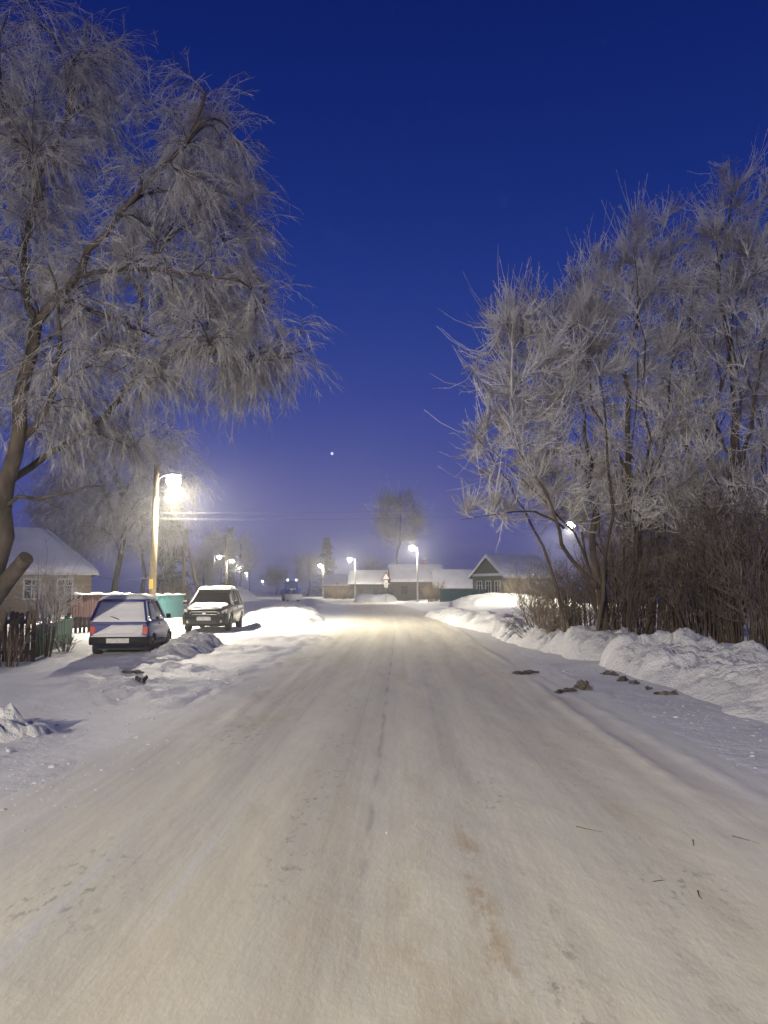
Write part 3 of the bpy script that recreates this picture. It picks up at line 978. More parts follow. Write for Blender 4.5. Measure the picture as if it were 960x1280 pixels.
U = 'bushes under the right-hand trees'
und = [(700, 21, 2.0, 0.9, 'tan_twig', 'low tan bush at the left end of the right-hand thicket'),
       (735, 20.5, 2.6, 1.0, 'brown_twig', 'brown bush around the leaning left stem of the thicket'),
       (775, 19, 3.4, 1.1, 'brown_twig', 'dense brown bush behind the tallest part of the snow bank'),
       (812, 21, 4.6, 1.3, 'brown_twig', 'tall brown bush between the second and the spire tree'),
       (848, 19.5, 4.0, 1.2, 'brown_twig', 'brown bush left of the trunk of the pointed tree'),
       (885, 18, 3.6, 1.1, 'brown_twig', 'brown bush close behind the right end of the snow bank'),
       (925, 17.5, 3.6, 1.1, 'brown_twig', 'brown bush before the trunk of the pointed tree'),
       (960, 16.5, 3.5, 1.1, 'brown_twig', 'brown bush cut by the right picture edge'),
       (905, 22.5, 5.2, 1.4, 'brown_twig', 'tall dark bush far back in the right-hand thicket'),
       (870, 24.5, 5.6, 1.5, 'brown_twig', 'deepest dark bush of the right-hand thicket'),
       (780, 24, 4.8, 1.4, 'brown_twig', 'tall dark bush behind the leftmost frosted trunk'),
       (985, 20, 5.0, 1.4, 'brown_twig', 'tall dark bush beyond the right picture edge')]
for px, Y, h, w, m, lab in und:
    bush(lab, gx(px, Y), Y, h, w, 46, M[m], n3=8, group=U, fr=M['tan_twig'] if m == 'tan_twig' else M['frost_branch' if h > 4.4 else 'dark_frost'], twig=0.006, r=0.014)
bush('thin dry weeds leaning from the foot of the right bank', gx(672, 22), 22, 1.0, 0.9, 22, M['brown_twig'], n3=3, n4=0, twig=0.004, lean=-0.4)
bush('young frosted sapling before the tan house at left', gx(58, 17.5), 17.5, 2.2, 0.55, 16, M['tan_twig'], n3=7, name='sapling', fr=M['frost'], twig=0.005)
bush('brown scrub against the dark picket fence at left', gx(12, 15.3), 15.3, 1.15, 0.6, 24, M['brown_twig'], n3=6)
bush('thin frosted bush hiding the left house wall', gx(66, 24), 24, 2.3, 0.8, 26, M['tan_twig'], n3=9, fr=M['frost'], twig=0.006)
bush('tan bush at the left foot of the right-hand thicket, before the green house', gx(672, 27), 27, 2.7, 1.3, 44, M['tan_twig'], n3=9, fr=M['frost_branch'], twig=0.008)
bush('low brown scrub before the green board fence', gx(84, 18.8), 18.8, 0.42, 0.4, 16, M['tan_twig'], n3=5)
bush('tan bush beside the teal fence under the braced pole', gx(222, 52), 52, 2.2, 1.4, 40, M['tan_twig'], n3=7, r=0.02, twig=0.012)
bush('round tan bush right of the tall right lamp post', gx(541, 88), 88, 2.2, 1.5, 60, M['tan_twig'], n3=9, r=0.02, twig=0.016)
bush('tan bush against the wall of the green house', gx(648, 70), 70, 2.4, 1.9, 60, M['tan_twig'], n3=9, r=0.02, twig=0.014)
bush('pale scrub between the two farther right lamp posts', gx(425, 126), 126, 2.4, 2.6, 60, M['tan_twig'], n3=8, r=0.03, twig=0.02)


def far_tree(label, px, Y, top_py, wpx, cpy, hpx, n2=70, frost='frost_far', style=UPR, name='bare_tree', tr=0.03, n4=4, trunk=0.22):
    x = gx(px, Y); z = ground_z(x, Y)
    s = Y / F_PX
    top = at(px, top_py, Y)
    base = (x, Y, z)
    return build_tree(name, label, base, [[base, tuple(at(px + 2, (cpy + 740) / 2, Y)), tuple(at(px, cpy, Y)), tuple(at(px, top_py + 12, Y))]],
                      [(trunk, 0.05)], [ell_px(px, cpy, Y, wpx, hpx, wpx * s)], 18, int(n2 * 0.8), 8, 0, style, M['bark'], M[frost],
                      n4=n4, len3=1.5, len4=0.6, twig_r=tr, k3=4, k4=2, group='bare trees down the street')


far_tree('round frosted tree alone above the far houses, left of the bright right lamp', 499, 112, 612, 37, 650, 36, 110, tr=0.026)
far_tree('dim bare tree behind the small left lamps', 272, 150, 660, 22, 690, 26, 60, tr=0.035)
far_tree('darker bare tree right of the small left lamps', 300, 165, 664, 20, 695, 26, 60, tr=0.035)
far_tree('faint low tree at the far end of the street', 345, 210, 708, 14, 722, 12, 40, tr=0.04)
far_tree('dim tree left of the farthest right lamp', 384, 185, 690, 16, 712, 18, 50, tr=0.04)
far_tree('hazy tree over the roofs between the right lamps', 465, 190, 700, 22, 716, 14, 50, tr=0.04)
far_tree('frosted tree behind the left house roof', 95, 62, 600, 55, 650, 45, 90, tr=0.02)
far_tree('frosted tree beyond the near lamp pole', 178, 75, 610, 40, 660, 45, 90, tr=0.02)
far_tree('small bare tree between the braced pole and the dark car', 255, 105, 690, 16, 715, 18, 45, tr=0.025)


def spruce(label, px, Y, top_py, wpx):
    x = gx(px, Y); z = ground_z(x, Y)
    s = Y / F_PX
    top = at(px, top_py, Y).z
    H = top - z
    root = empty('spruce_tree', (x, Y, z), 0, label, 'tree', 'spruces down the street')
    MB().tube([(0, 0, -0.1), (0, 0, H * 0.6), (0, 0, H)], [0.22, 0.12, 0.02], 8).build('trunk', M['bark'], root)
    nb = 170
    t = rng.uniform(0.1, 0.99, nb); a = rng.uniform(0, 2 * math.pi, nb)
    L = wpx * s * (1 - t) ** 0.8 * rng.uniform(0.45, 1.25, nb) + 0.15
    q = np.linspace(0, 1, 5)[None, :, None]
    d = np.stack([np.cos(a), np.sin(a), rng.normal(-0.28, 0.1, nb)], 1)
    P = np.stack([0 * t, 0 * t, t * H], 1)[:, None] + d[:, None] * L[:, None, None] * q + np.array([0, 0, 0.18])[None, None] * (q ** 2) * L[:, None, None]
    C = spawn(P, 10, 0.1, 1, 48, 14, 0.75, 0.3, 3, -0.18, 0.05, 0.4)
    D = spawn(C, 2, 0.1, 1, 48, 14, 0.3, 0.3, 3, -0.08, 0.05, 0.4)
    V, f = merge([tubes(P, np.linspace(0.04, 0.015, 5)[None] * np.ones((nb, 1)), 3), tubes(C, np.linspace(0.05, 0.02, 3)[None] * np.ones((len(C), 1)), 3),
                  tubes(D, np.linspace(0.035, 0.015, 3)[None] * np.ones((len(D), 1)), 3)])
    mesh_np('crown', V, f, M['needles'], root)
    return root


spruce('dark spruce right behind the near lamp pole', 214, 72, 612, 26)
spruce('dark spruce behind the farthest right lamp', 408, 172, 672, 21)
spruce('dim spruce behind the row of small left lamps', 286, 175, 658, 12)


# ------------------------------------------------------------------ street lamps
def street_lamp(label, ppx, lpx, lpy, Y, wood=False, kind='SPOT', power=1.0, rad=0.085, group='lit street lamps'):
    L = at(lpx, lpy, Y)
    x = gx(ppx, Y)
    z = ground_z(x, Y) - 0.1
    root = empty('street_lamp', (x, Y, z), 0, label, 'street lamp', group)
    dx = L.x - x
    hz = L.z - z
    sgn = 1 if dx > 0 else -1
    ax = abs(dx)
    mb = MB()
    if wood:
        mb.tube([(0, 0, 0), (0.03, 0, hz * 0.5), (0.05, 0, hz + 0.55)], [rad * 1.6, rad * 1.35, rad * 1.1], 12)
        mb.build('pole', M['wood_pole'], root)
        MB().box((0.0, -rad * 1.6, 1.75), (0.17, 0.025, 0.42)).build('marker_plate', M['yellow'], root)
    else:
        mb.tube([(0, 0, 0), (0, 0, hz * 0.55), (0, 0, hz - 0.1)], [rad * 1.3, rad, rad * 0.8], 10)
        mb.build('pole', M['concrete'], root)
    arm = MB().tube([(0, 0, hz - 0.28), (sgn * ax * 0.35, 0, hz + 0.02), (sgn * ax * 0.8, 0, hz + 0.1), (sgn * ax, 0, hz + 0.1)], 0.028, 8)
    arm.build('bracket', M['steel'], root)
    c = sgn * ax
    hd = MB()
    hd.loft([[(c - sgn * 0.18 + dx_ * sgn, y, z_) for y, z_ in ((-w, hz + 0.06), (w, hz + 0.06), (w * 0.8, hz + 0.06 + t), (-w * 0.8, hz + 0.06 + t))]
             for dx_, w, t in ((-0.28, 0.06, 0.06), (-0.1, 0.12, 0.11), (0.2, 0.17, 0.14), (0.45, 0.14, 0.11), (0.55, 0.07, 0.06))])
    head = hd.build('lamp_head', M['steel'], root, bevel=0.01)
    ln = MB().lathe([(0.17, hz + 0.055), (0.28, hz - 0.02), (0.33, hz - 0.16), (0.29, hz - 0.31), (0.18, hz - 0.40), (0.01, hz - 0.44)], (c, 0, 0), 16)
    ln.build('lens', M['lens'], head)
    ld = bpy.data.lights.new('lamp_light', kind)
    ld.energy = LAMP_W * power
    ld.color = LAMP_COL
    ld.shadow_soft_size = 0.07
    if kind == 'SPOT':
        ld.spot_size = math.radians(174)
        ld.spot_blend = 0.65
    lo = bpy.data.objects.new('lamp_light', ld)
    link(lo, root)
    lo.location = (c, 0, hz - 0.52)
    lo.rotation_euler = (0, -sgn * math.radians(22), 0)
    return root


street_lamp('bright lamp on a wooden pole behind the blue hatchback', 190, 217, 596, 34.0, wood=True, rad=0.11, power=1.8)
street_lamp('lamp glinting through the branches of the leftmost right-hand tree', 744, 714, 653, 62.0, power=1.0)
street_lamp('bright lamp on the tall post right of the road, before the far houses', 522, 515, 683, 89.0, power=0.42, kind='POINT')
street_lamp('second nearest lamp right of the road, left of the round far tree', 444, 437, 698, 121.0, power=0.35, kind='POINT')
street_lamp('farthest lamp right of the road, before the dark spruce', 404, 400, 706, 152.0, power=0.35, kind='POINT')
street_lamp('faint lamp on the pale post nearest the braced pole', 267, 274, 695, 118.0, power=0.05)
street_lamp('brightest of the small lamps left of the road', 283, 290, 700, 128.0, power=0.17, kind='POINT')
street_lamp('middle small lamp left of the road, right of the brightest one', 294, 300, 709, 165.0, power=0.15, kind='POINT')
street_lamp('small lamp left of the road before the street end', 309, 308, 716, 215.0, power=0.18)
street_lamp('tiny farthest lamp left of the road at the street end', 329, 328, 726, 300.0, power=0.2)
# the same row goes on behind the photographer


def rear_lamp():
    x, y, h = -8.2, -13.0, 6.6
    root = empty('street_lamp', (x, y, ground_z(x, y) - 0.1), 0, 'lamp of the left row behind the viewpoint', 'street lamp', 'lit street lamps')
    MB().tube([(0, 0, 0), (0.02, 0, h * .5), (0.04, 0, h + .5)], [0.17, 0.145, 0.12], 12).build('pole', M['wood_pole'], root)
    MB().tube([(0, 0, h - .3), (.4, 0, h), (.95, 0, h + .1)], 0.028, 8).build('bracket', M['steel'], root)
    hd = MB().box((1.0, 0, h + .12), (0.7, 0.3, 0.14)).build('lamp_head', M['steel'], root, bevel=0.04)
    MB().lathe([(0.17, h + .045), (0.175, h), (0.15, h - .08), (0.09, h - .13), (0.01, h - .145)], (1.0, 0, 0), 16).build('lens', M['lens'], hd)
    ld = bpy.data.lights.new('lamp_light', 'SPOT')
    ld.energy = LAMP_W * 2.9; ld.color = LAMP_COL; ld.shadow_soft_size = 0.12
    ld.spot_size = math.radians(178); ld.spot_blend = 0.55
    lo = link(bpy.data.objects.new('lamp_light', ld), root)
    lo.location = (1.0, 0, h - .3)
    lo.rotation_euler = (math.radians(22), 0, 0)


rear_lamp()


# braced utility pole and other plain poles
def braced_pole():
    Y = 60.0
    x = gx(229, Y); z = ground_z(x, Y) - 0.1
    root = empty('utility_pole', (x, Y, z), 0, 'wooden utility pole with a slanting brace behind the dark car', 'pole')
    b = np.array((x, Y, z))
    T = np.array(at(231.5, 662, Y)) - b
    MB().tube([(0, 0, 0), tuple(T * 0.5), tuple(T)], [0.16, 0.14, 0.12], 10).build('pole', M['pale_wood'], root)
    Bq = np.array((gx(252, Y + 0.5), Y + 0.5, z)) - b
    MB().tube([tuple(Bq), tuple(T * np.array((1, 1, 0.97)))], [0.15, 0.11], 10).build('brace', M['pale_wood'], root)
    MB().box((T[0], 0, T[2] - 0.1), (1.2, 0.09, 0.09)).build('cross_arm', M['pale_wood'], root)
    for k in (-0.5, 0.0, 0.5):
        MB().lathe([(0.015, T[2] - 0.06), (0.05, T[2]), (0.055, T[2] + 0.07), (0.03, T[2] + 0.13)], (T[0] + k, 0, 0), 10).build('insulator', M['ceramic'], root)
    MB().lathe([(0.13, T[2] - 0.01), (0.15, T[2] + 0.06), (0.08, T[2] + 0.15), (0.01, T[2] + 0.17)], (T[0], 0, 0), 10).build('snow_cap', M['fresh'], root)


braced_pole()


def plain_pole(label, px, py_top, Y, mat='pale_wood', lean=0.0):
    x = gx(px, Y); z = ground_z(x, Y) - 0.1
    root = empty('utility_pole', (x, Y, z), 0, label, 'pole', 'plain poles down the street')
    h = at(px, py_top, Y).z - z
    MB().tube([(0, 0, 0), (lean * 0.5, 0, h * 0.5), (lean, 0, h)], [0.17, 0.15, 0.12], 8).build('pole', M[mat], root)
    MB().box((lean, 0, h - 0.4), (1.3, 0.1, 0.1)).build('cross_arm', M[mat], root)
    for k in (-0.5, 0.5):
        MB().lathe([(0.03, h - 0.35), (0.06, h - 0.28), (0.06, h - 0.2), (0.02, h - 0.15)], (lean + k, 0, 0), 8).build('insulator', M['ceramic'], root)


plain_pole('tall dim pole rising over the row of small left lamps', 283, 668, 120, lean=-0.3)
plain_pole('slim pole right of the brightest small left lamp', 300, 692, 165)
plain_pole('slim pole nearest the far end of the left lamps', 312, 698, 200)


def wire(label, a, b, sag, r=0.005, group='overhead wires'):
    a, b = Vector(a), Vector(b)
    pts = []
    for i in range(25):
        t = i / 24
        p = a.lerp(b, t); p.z -= sag * 4 * t * (1 - t)
        pts.append(tuple(p - a))
    o = MB().tube(pts, r, 5).build('wire', M['wire'], None)
    o.location = a
    return tag(o, label, 'wire', group)


wire('frosted wire from the left house eaves to the near lamp pole', at(122, 720, 46), at(190, 722, 34), 0.15, 0.011)
wire('upper frosted wire crossing the road from the near lamp pole', at(192, 641, 34), at(760, 630, 40), 0.15)
wire('lower frosted wire crossing the road from the near lamp pole', at(192, 648, 34), at(760, 638, 40), 0.2)
wire('frosted wire from the braced pole to the tall dim pole', at(232, 664, 60), at(283, 672, 120), 0.5, 0.014)


# ------------------------------------------------------------------ fences
def fence(label, a, b, h, pw, gap, mat, name='picket_fence', z0=0.0, thick=0.025, rails=(0.25, 0.8), pointed=False, snowcap=False, jitter=0.01, rail_mat=None, group=None):
    a, b = Vector((*a, 0)), Vector((*b, 0))
    L = (b - a).length
    rz = math.atan2(b.y - a.y, b.x - a.x)
    zz = min(ground_z(*a.xy), ground_z(*b.xy)) + z0
    root = empty(name, (a.x, a.y, zz), rz, label, 'fence', group)
    if pointed:
        poly = [(-pw / 2, 0), (pw / 2, 0), (pw / 2, h - pw * 0.5), (0, h), (-pw / 2, h - pw * 0.5)]
    else:
        poly = [(-pw / 2, 0), (pw / 2, 0), (pw / 2, h), (-pw / 2, h)]
    proto = None
    n = int(L / (pw + gap))
    for i in range(n):
        if proto is None:
            proto = o = MB().prism(poly, 'y', -thick / 2, thick / 2).build('picket' if pointed or gap > 0.02 else 'board', mat, root)
        else:
            o = proto.copy(); COL.objects.link(o); o.parent = root
        o.location = ((i + 0.5) * (pw + gap), rng.normal(0, 0.003), rng.normal(0, jitter))
        o.rotation_euler = (0, rng.normal(0, 0.012), 0)
    for r in rails:
        MB().box((L / 2, thick / 2 + 0.025, h * r), (L, 0.045, 0.08)).build('rail', rail_mat or mat, root)
    npst = max(2, int(L / 2.5) + 1)
    for i in range(npst):
        MB().box((L * i / (npst - 1), thick / 2 + 0.10, h * 0.47), (0.09, 0.09, h * 0.94 + 0.2)).build('post', rail_mat or mat, root)
    if snowcap:
        m = max(10, int(L * 4))
        rings = []
        for i in range(m + 1):
            x = L * i / m
            w = 0.06 + 0.02 * math.sin(i * 1.7); t = 0.075 + 0.03 * math.sin(i * 0.9 + 1) + 0.01 * math.sin(i * 2.3)
            rings.append([(x, -w, h + 0.005), (x, -w * 0.8, h + t * 0.7), (x, 0, h + t), (x, w * 0.9, h + t * 0.7), (x, w, h + 0.005)])
        MB().loft(rings).build('snow_cap', M['fresh'], root)
    return root


fence('dark brown picket fence at the left picture edge', (gx(-60, 16), 16.0), (gx(44, 16.6), 16.6), 1.15, 0.09, 0.02, M['brown_fence'], z0=-0.08, pointed=True)
fence('low green board fence left of the blue hatchback', (gx(44, 17.0), 17.0), (gx(92, 21.8), 21.8), 0.78, 0.13, 0.006, M['green_fence'], name='board_fence', z0=-0.06)
fence('tall maroon board fence with a snow cap behind the blue hatchback', (gx(91, 27.5), 27.5), (gx(162, 32.5), 32.5), 1.18, 0.11, 0.012, M['maroon'], name='board_fence', z0=0.0, snowcap=True)
fence('low dark picket fence before the maroon boards', (gx(88, 25.2), 25.2), (gx(128, 26.5), 26.5), 0.52, 0.10, 0.09, M['dark_picket'], z0=0.02, rails=(0.4, 0.85))
fence('teal sheet fence with a snow cap between the lamp pole and the dark car', (gx(163, 32.8), 32.8), (gx(231, 41.5), 41.5), 1.2, 0.22, 0.004, M['teal'], name='board_fence', snowcap=True)
fence('dark teal fence before the far right houses', (gx(550, 84), 84.0), (gx(606, 78), 78.0), 1.45, 0.20, 0.01, M['teal'], name='board_fence', z0=-0.1)


# ------------------------------------------------------------------ houses
def window(parent, x, z, w, h, y, frame='white_frame', mull=True, shutters=False):
    f = MB()
    t = 0.09
    f.box((x, y - 0.03, z + h / 2), (w + 2 * t, 0.06, t)); f.box((x, y - 0.03, z - h / 2), (w + 2 * t, 0.06, t))
    f.box((x - w / 2 - t / 2, y - 0.032, z), (t, 0.06, h - t)); f.box((x + w / 2 + t / 2, y - 0.032, z), (t, 0.06, h - t))
    if mull:
        f.box((x, y - 0.028, z), (0.05, 0.05, h - t)); f.box((x, y - 0.026, z + h * 0.18), (w, 0.04, 0.05))
    o = f.build('window', M[frame], parent)
    MB().box((x, y - 0.008, z), (w, 0.012, h - t)).build('pane', M['pane'], o)
    if shutters:
        for s in (-1, 1):
            MB().box((x + s * (w / 2 + t + 0.17), y - 0.02, z), (0.28, 0.03, h)).build('shutter', M[frame], o)
    return o


def snow_roof_sheet(mb, quad, t=0.22):
    """thick wavy snow sheet over a roof plane given by its four corners (eave a,b, ridge b,a)"""
    a, b, c, d = [np.array(p, float) for p in quad]
    nrm = np.cross(b - a, d - a); nrm /= np.linalg.norm(nrm)
    if nrm[2] < 0: nrm = -nrm
    nu, nv = 14, 7
    vs, fs = [], []
    for j in range(nv + 1):
        for i in range(nu + 1):
            u, v = i / nu, j / nv
            p = (a * (1 - u) + b * u) * (1 - v) + (d * (1 - u) + c * u) * v
            e = min(1, 6 * min(u, 1 - u) + 0.35) * min(1, 5 * v + 0.35)
            w = 1 + 0.25 * float(fbm(np.array([p[0] * 0.8]), np.array([p[1] * 0.8 + p[2]]), 3)[0])
            vs.append(p + nrm * t * e * w)
    n0 = len(vs)
    for p in (a, b, c, d):
        vs.append(p - nrm * 0.01)
    for j in range(nv):
        for i in range(nu):
            k = j * (nu + 1) + i
            fs.append((k, k + 1, k + nu + 2, k + nu + 1))
    mb.add(vs[:n0], fs, True)
    m = len(mb.v) - n0
    rim = [m + i for i in range(nu + 1)]
    ia = len(mb.v)
    mb.v += [tuple(p) for p in vs[n0:]]; 
    mb.f.append(tuple(reversed(rim)) + (ia, ia + 1)); mb.s.append(False)
    left = [m + j * (nu + 1) for j in range(nv + 1)]
    mb.f.append(tuple(left) + (ia + 3, ia)); mb.s.append(False)
    right = [m + j * (nu + 1) + nu for j in range(nv + 1)]
    mb.f.append(tuple(reversed(right)) + (ia + 1, ia + 2)); mb.s.append(False)
    return mb


def house(label, loc, rz, L, W, eave, ridge, wall, hip=0.0, windows=(), gable_windows=(), over=0.35, gable_mat=None, chimney=None, name='house', trim=True):
    """ridge along local x; long front wall at local y=-W/2; gable end at local x=-L/2"""
    root = empty(name, loc, rz, label, 'house')
    mb = MB().box((0, 0, eave / 2 - 0.2), (L, W, eave + 0.4))
    if not hip:
        mb.add([(-L / 2, -W / 2, eave), (-L / 2, W / 2, eave), (-L / 2, 0, ridge), (L / 2, -W / 2, eave), (L / 2, W / 2, eave), (L / 2, 0, ridge)],
               [(0, 2, 1), (3, 4, 5), (0, 3, 5, 2), (1, 2, 5, 4)])
    mb.build('wall', M[wall], root)
    ex, ey = L / 2 + over, W / 2 + over
    slope = (ridge - eave) / (W / 2)
    ze = eave - over * slope + 0.08
    zr = ridge + 0.08
    hx = ex - hip
    rf = MB()
    snow = MB()
    F = [(-ex, -ey, ze), (ex, -ey, ze), (hx, 0, zr), (-hx, 0, zr)]
    B = [(ex, ey, ze), (-ex, ey, ze), (-hx, 0, zr), (hx, 0, zr)]
    rf.add(F + [(x, y, z - 0.12) for x, y, z in F], [(0, 1, 2, 3), (7, 6, 5, 4), (0, 4, 5, 1), (1, 5, 6, 2), (3, 7, 4, 0)])
    rf.add(B + [(x, y, z - 0.12) for x, y, z in B], [(0, 1, 2, 3), (7, 6, 5, 4), (0, 4, 5, 1), (1, 5, 6, 2), (3, 7, 4, 0)])
    if hip:
        for s in (-1, 1):
            H = [(s * ex, -ey, ze), (s * ex, ey, ze), (s * hx, 0, zr)]
            rf.add(H + [(x, y, z - 0.12) for x, y, z in H], [(0, 1, 2), (5, 4, 3), (0, 3, 4, 1)])
            snow_roof_sheet(snow, [(s * ex, -ey, ze + .012), (s * ex, ey, ze + .012), (s * hx, 0.02, zr + .012), (s * hx, -0.02, zr + .012)], 0.16)
    roof = rf.build('roof', M['dark_boards'], root)
    for Q in (F, B):
        snow_roof_sheet(snow, [(x, y, z + 0.012) for x, y, z in Q], 0.18)
    snow.build('roof_snow', M['fresh'], roof)
    MB().box((0, -ey - 0.02, ze - 0.06), (2 * ex, 0.03, 0.14)).build('fascia', M['white_frame' if trim else 'grey_boards'], root)
    for x, z, w, h in windows:
        window(root, x, z, w, h, -W / 2 - 0.003, 'white_frame' if trim else 'grey_boards')
    if gable_windows:
        for y, z, w, h in gable_windows:
            f = window(root, 0, z, w, h, 0.0)
            f.rotation_euler = (0, 0, -math.pi / 2)
            f.location = (-L / 2 - 0.003, y, 0)
        if not hip:
            g = MB().add([(-ex - .02, -ey, ze), (-ex - .02, 0, zr), (-ex - .02, ey, ze), (-ex - .02, ey, ze - .2), (-ex - .02, 0, zr - .22), (-ex - .02, -ey, ze - .2)] +
                         [(-ex + .03, -ey, ze), (-ex + .03, 0, zr), (-ex + .03, ey, ze), (-ex + .03, ey, ze - .2), (-ex + .03, 0, zr - .22), (-ex + .03, -ey, ze - .2)],
                         [(0, 1, 4, 5), (1, 2, 3, 4), (6, 11, 10, 7), (7, 10, 9, 8), (5, 4, 10, 11), (4, 3, 9, 10), (0, 6, 7, 1), (1, 7, 8, 2)])
            g.build('barge_board', M['white_frame'], root)
            MB().box((-L / 2 - 0.06, 0, eave + 0.02), (0.12, W + 0.2, 0.16)).build('gable_sill', M['white_frame'], root)
            MB().box((-L / 2 - 0.07, 0, eave + 0.15), (0.2, W * 0.9, 0.1)).build('sill_snow', M['fresh'], root)
    if chimney:
        cx, cy, ch = chimney
        MB().box((cx, cy, ridge + ch / 2 - 0.4), (0.5, 0.5, ch + 0.8)).build('chimney', M['brick'], roof)
        MB().box((cx, cy, ridge + ch + 0.08), (0.58, 0.58, 0.15)).build('chimney_snow', M['fresh'], roof)
    return root


HY, HR = 44.0, 0.42
hcx = gx(114, HY) - (4.0 * math.cos(HR) + 3.0 * math.sin(HR))
hcy = HY - (4.0 * math.sin(HR) - 3.0 * math.cos(HR))
house('tan wooden house with a broad snowy hipped roof at left', (hcx, hcy, ground_z(hcx, hcy)), HR, 8.0, 6.0, 2.45, 4.75, 'tan_boards', hip=2.9,
      windows=((2.6, 1.35, 0.7, 1.1), (0.9, 1.35, 0.7, 1.1), (-0.8, 1.35, 0.7, 1.1), (-2.5, 1.35, 0.7, 1.1)))
# house at right with white windows
GYd = 82.0
house('green house with white-framed windows in its gable, right of the far lamps', (gx(641, GYd), GYd, 0.1), 0.55, 6.4, 5.4, 2.9, 4.9, 'green_boards',
      windows=((0.3, 1.6, 0.8, 1.2), (2.0, 1.6, 0.8, 1.2)), gable_windows=((-1.5, 1.65, 0.75, 1.35), (0.0, 1.65, 0.75, 1.35), (1.5, 1.65, 0.75, 1.35)))
house('low shed with a pale snowy roof left of the green house', (gx(568, 102), 102.0, 0.0), 0.05, 5.4, 4.8, 1.9, 3.95, 'dark_boards', trim=False)
house('dark grey house behind the bright right lamp post', (gx(520, 104), 104.0, 0.0), 0.08, 6.6, 5.6, 2.7, 4.7, 'grey_boards',
      windows=((-1.8, 1.5, 0.8, 1.1), (0.3, 1.5, 0.8, 1.1), (2.0, 1.5, 0.8, 1.1)), chimney=(1.2, 0.4, 0.9), trim=False)
house('dim house with a reddish chimney behind the road sign', (gx(470, 132), 132.0, 0.0), 0.0, 8.5, 5.5, 2.6, 4.6, 'dark_boards',
      windows=((-2.5, 1.4, 0.8, 1.0), (0.0, 1.4, 0.8, 1.0)), chimney=(2.9, 0.2, 1.3), trim=False)
house('faint house left of the second right lamp', (gx(428, 146), 146.0, 0.0), 0.0, 6.5, 5.5, 2.4, 4.2, 'dark_boards', windows=((-1.2, 1.3, 0.8, 1.0), (1.2, 1.3, 0.8, 1.0)), trim=False)


# road sign
def road_sign():
    Y = 96.0
    x = gx(482.5, Y); z = ground_z(x, Y)
    root = empty('road_sign', (x, Y, z), 0.0, 'red-rimmed warning sign over a white plate on a thin post', 'sign')
    top = at(482, 714, Y).z - z
    MB().tube([(0, 0.03, -0.1), (0, 0.03, top)], 0.035, 8).build('post', M['steel'], root)
    s = 0.62
    zc = at(482, 720.5, Y).z - z
    tri = [(-s, zc - 0.45), (s, zc - 0.45), (0, zc + 0.62)]
    MB().prism(tri, 'y', -0.02, 0.0).build('warning_triangle', M['sign_red'], root)
    tri2 = [(-s * 0.66, zc - 0.33), (s * 0.66, zc - 0.33), (0, zc + 0.36)]
    MB().prism(tri2, 'y', -0.026, -0.021).build('triangle_face', M['plate'], root)
    zp = at(482, 730, Y).z - z
    pl = MB().box((0, -0.012, zp), (0.46, 0.02, 0.86)).build('white_plate', M['white_frame'], root)
    MB().box((0, -0.026, zp), (0.14, 0.006, 0.5)).build('plate_mark', M['steel'], pl)


road_sign()


# ------------------------------------------------------------------ cars
def ring_from_half(half, x):
    full = [(x, y, z) for y, z in half] + [(x, -y, z) for y, z in reversed(half)]
    return full


def cut_wheels(o, centers, r, width):
    me = o.data
    cut = MB()
    for cx, cz in centers:
        cut.lathe([(r, -width), (r, width)], (cx, 0, cz), 28, 'y', False)
    c = cut.build('cutter', None if False else M['plastic'])
    c.parent = o.parent
    md = o.modifiers.new('cut', 'BOOLEAN'); md.object = c; md.operation = 'DIFFERENCE'; md.solver = 'EXACT'
    bpy.context.view_layer.update()
    dg = bpy.context.evaluated_depsgraph_get()
    new = bpy.data.meshes.new_from_object(o.evaluated_get(dg))
    o.modifiers.clear()
    o.data = new
    bpy.data.objects.remove(c, do_unlink=True)


def wheel(parent, x, y, r, w, side):
    t = MB().lathe([(r * 0.62, -w / 2), (r * 0.9, -w / 2), (r, -w * 0.36), (r, w * 0.36), (r * 0.9, w / 2), (r * 0.62, w / 2)], (0, 0, 0), 26, 'y')
    o = t.build('wheel', M['rubber'], parent)
    o.location = (x, y, r)
    ri = MB().lathe([(r * 0.64, side * w * 0.3), (r * 0.6, side * w * 0.52), (r * 0.5, side * w * 0.46), (r * 0.2, side * w * 0.40), (r * 0.16, side * w * 0.5), (0.01, side * w * 0.5)], (0, 0, 0), 20, 'y')
    ri.build('rim', M['rim'], o)
    return o


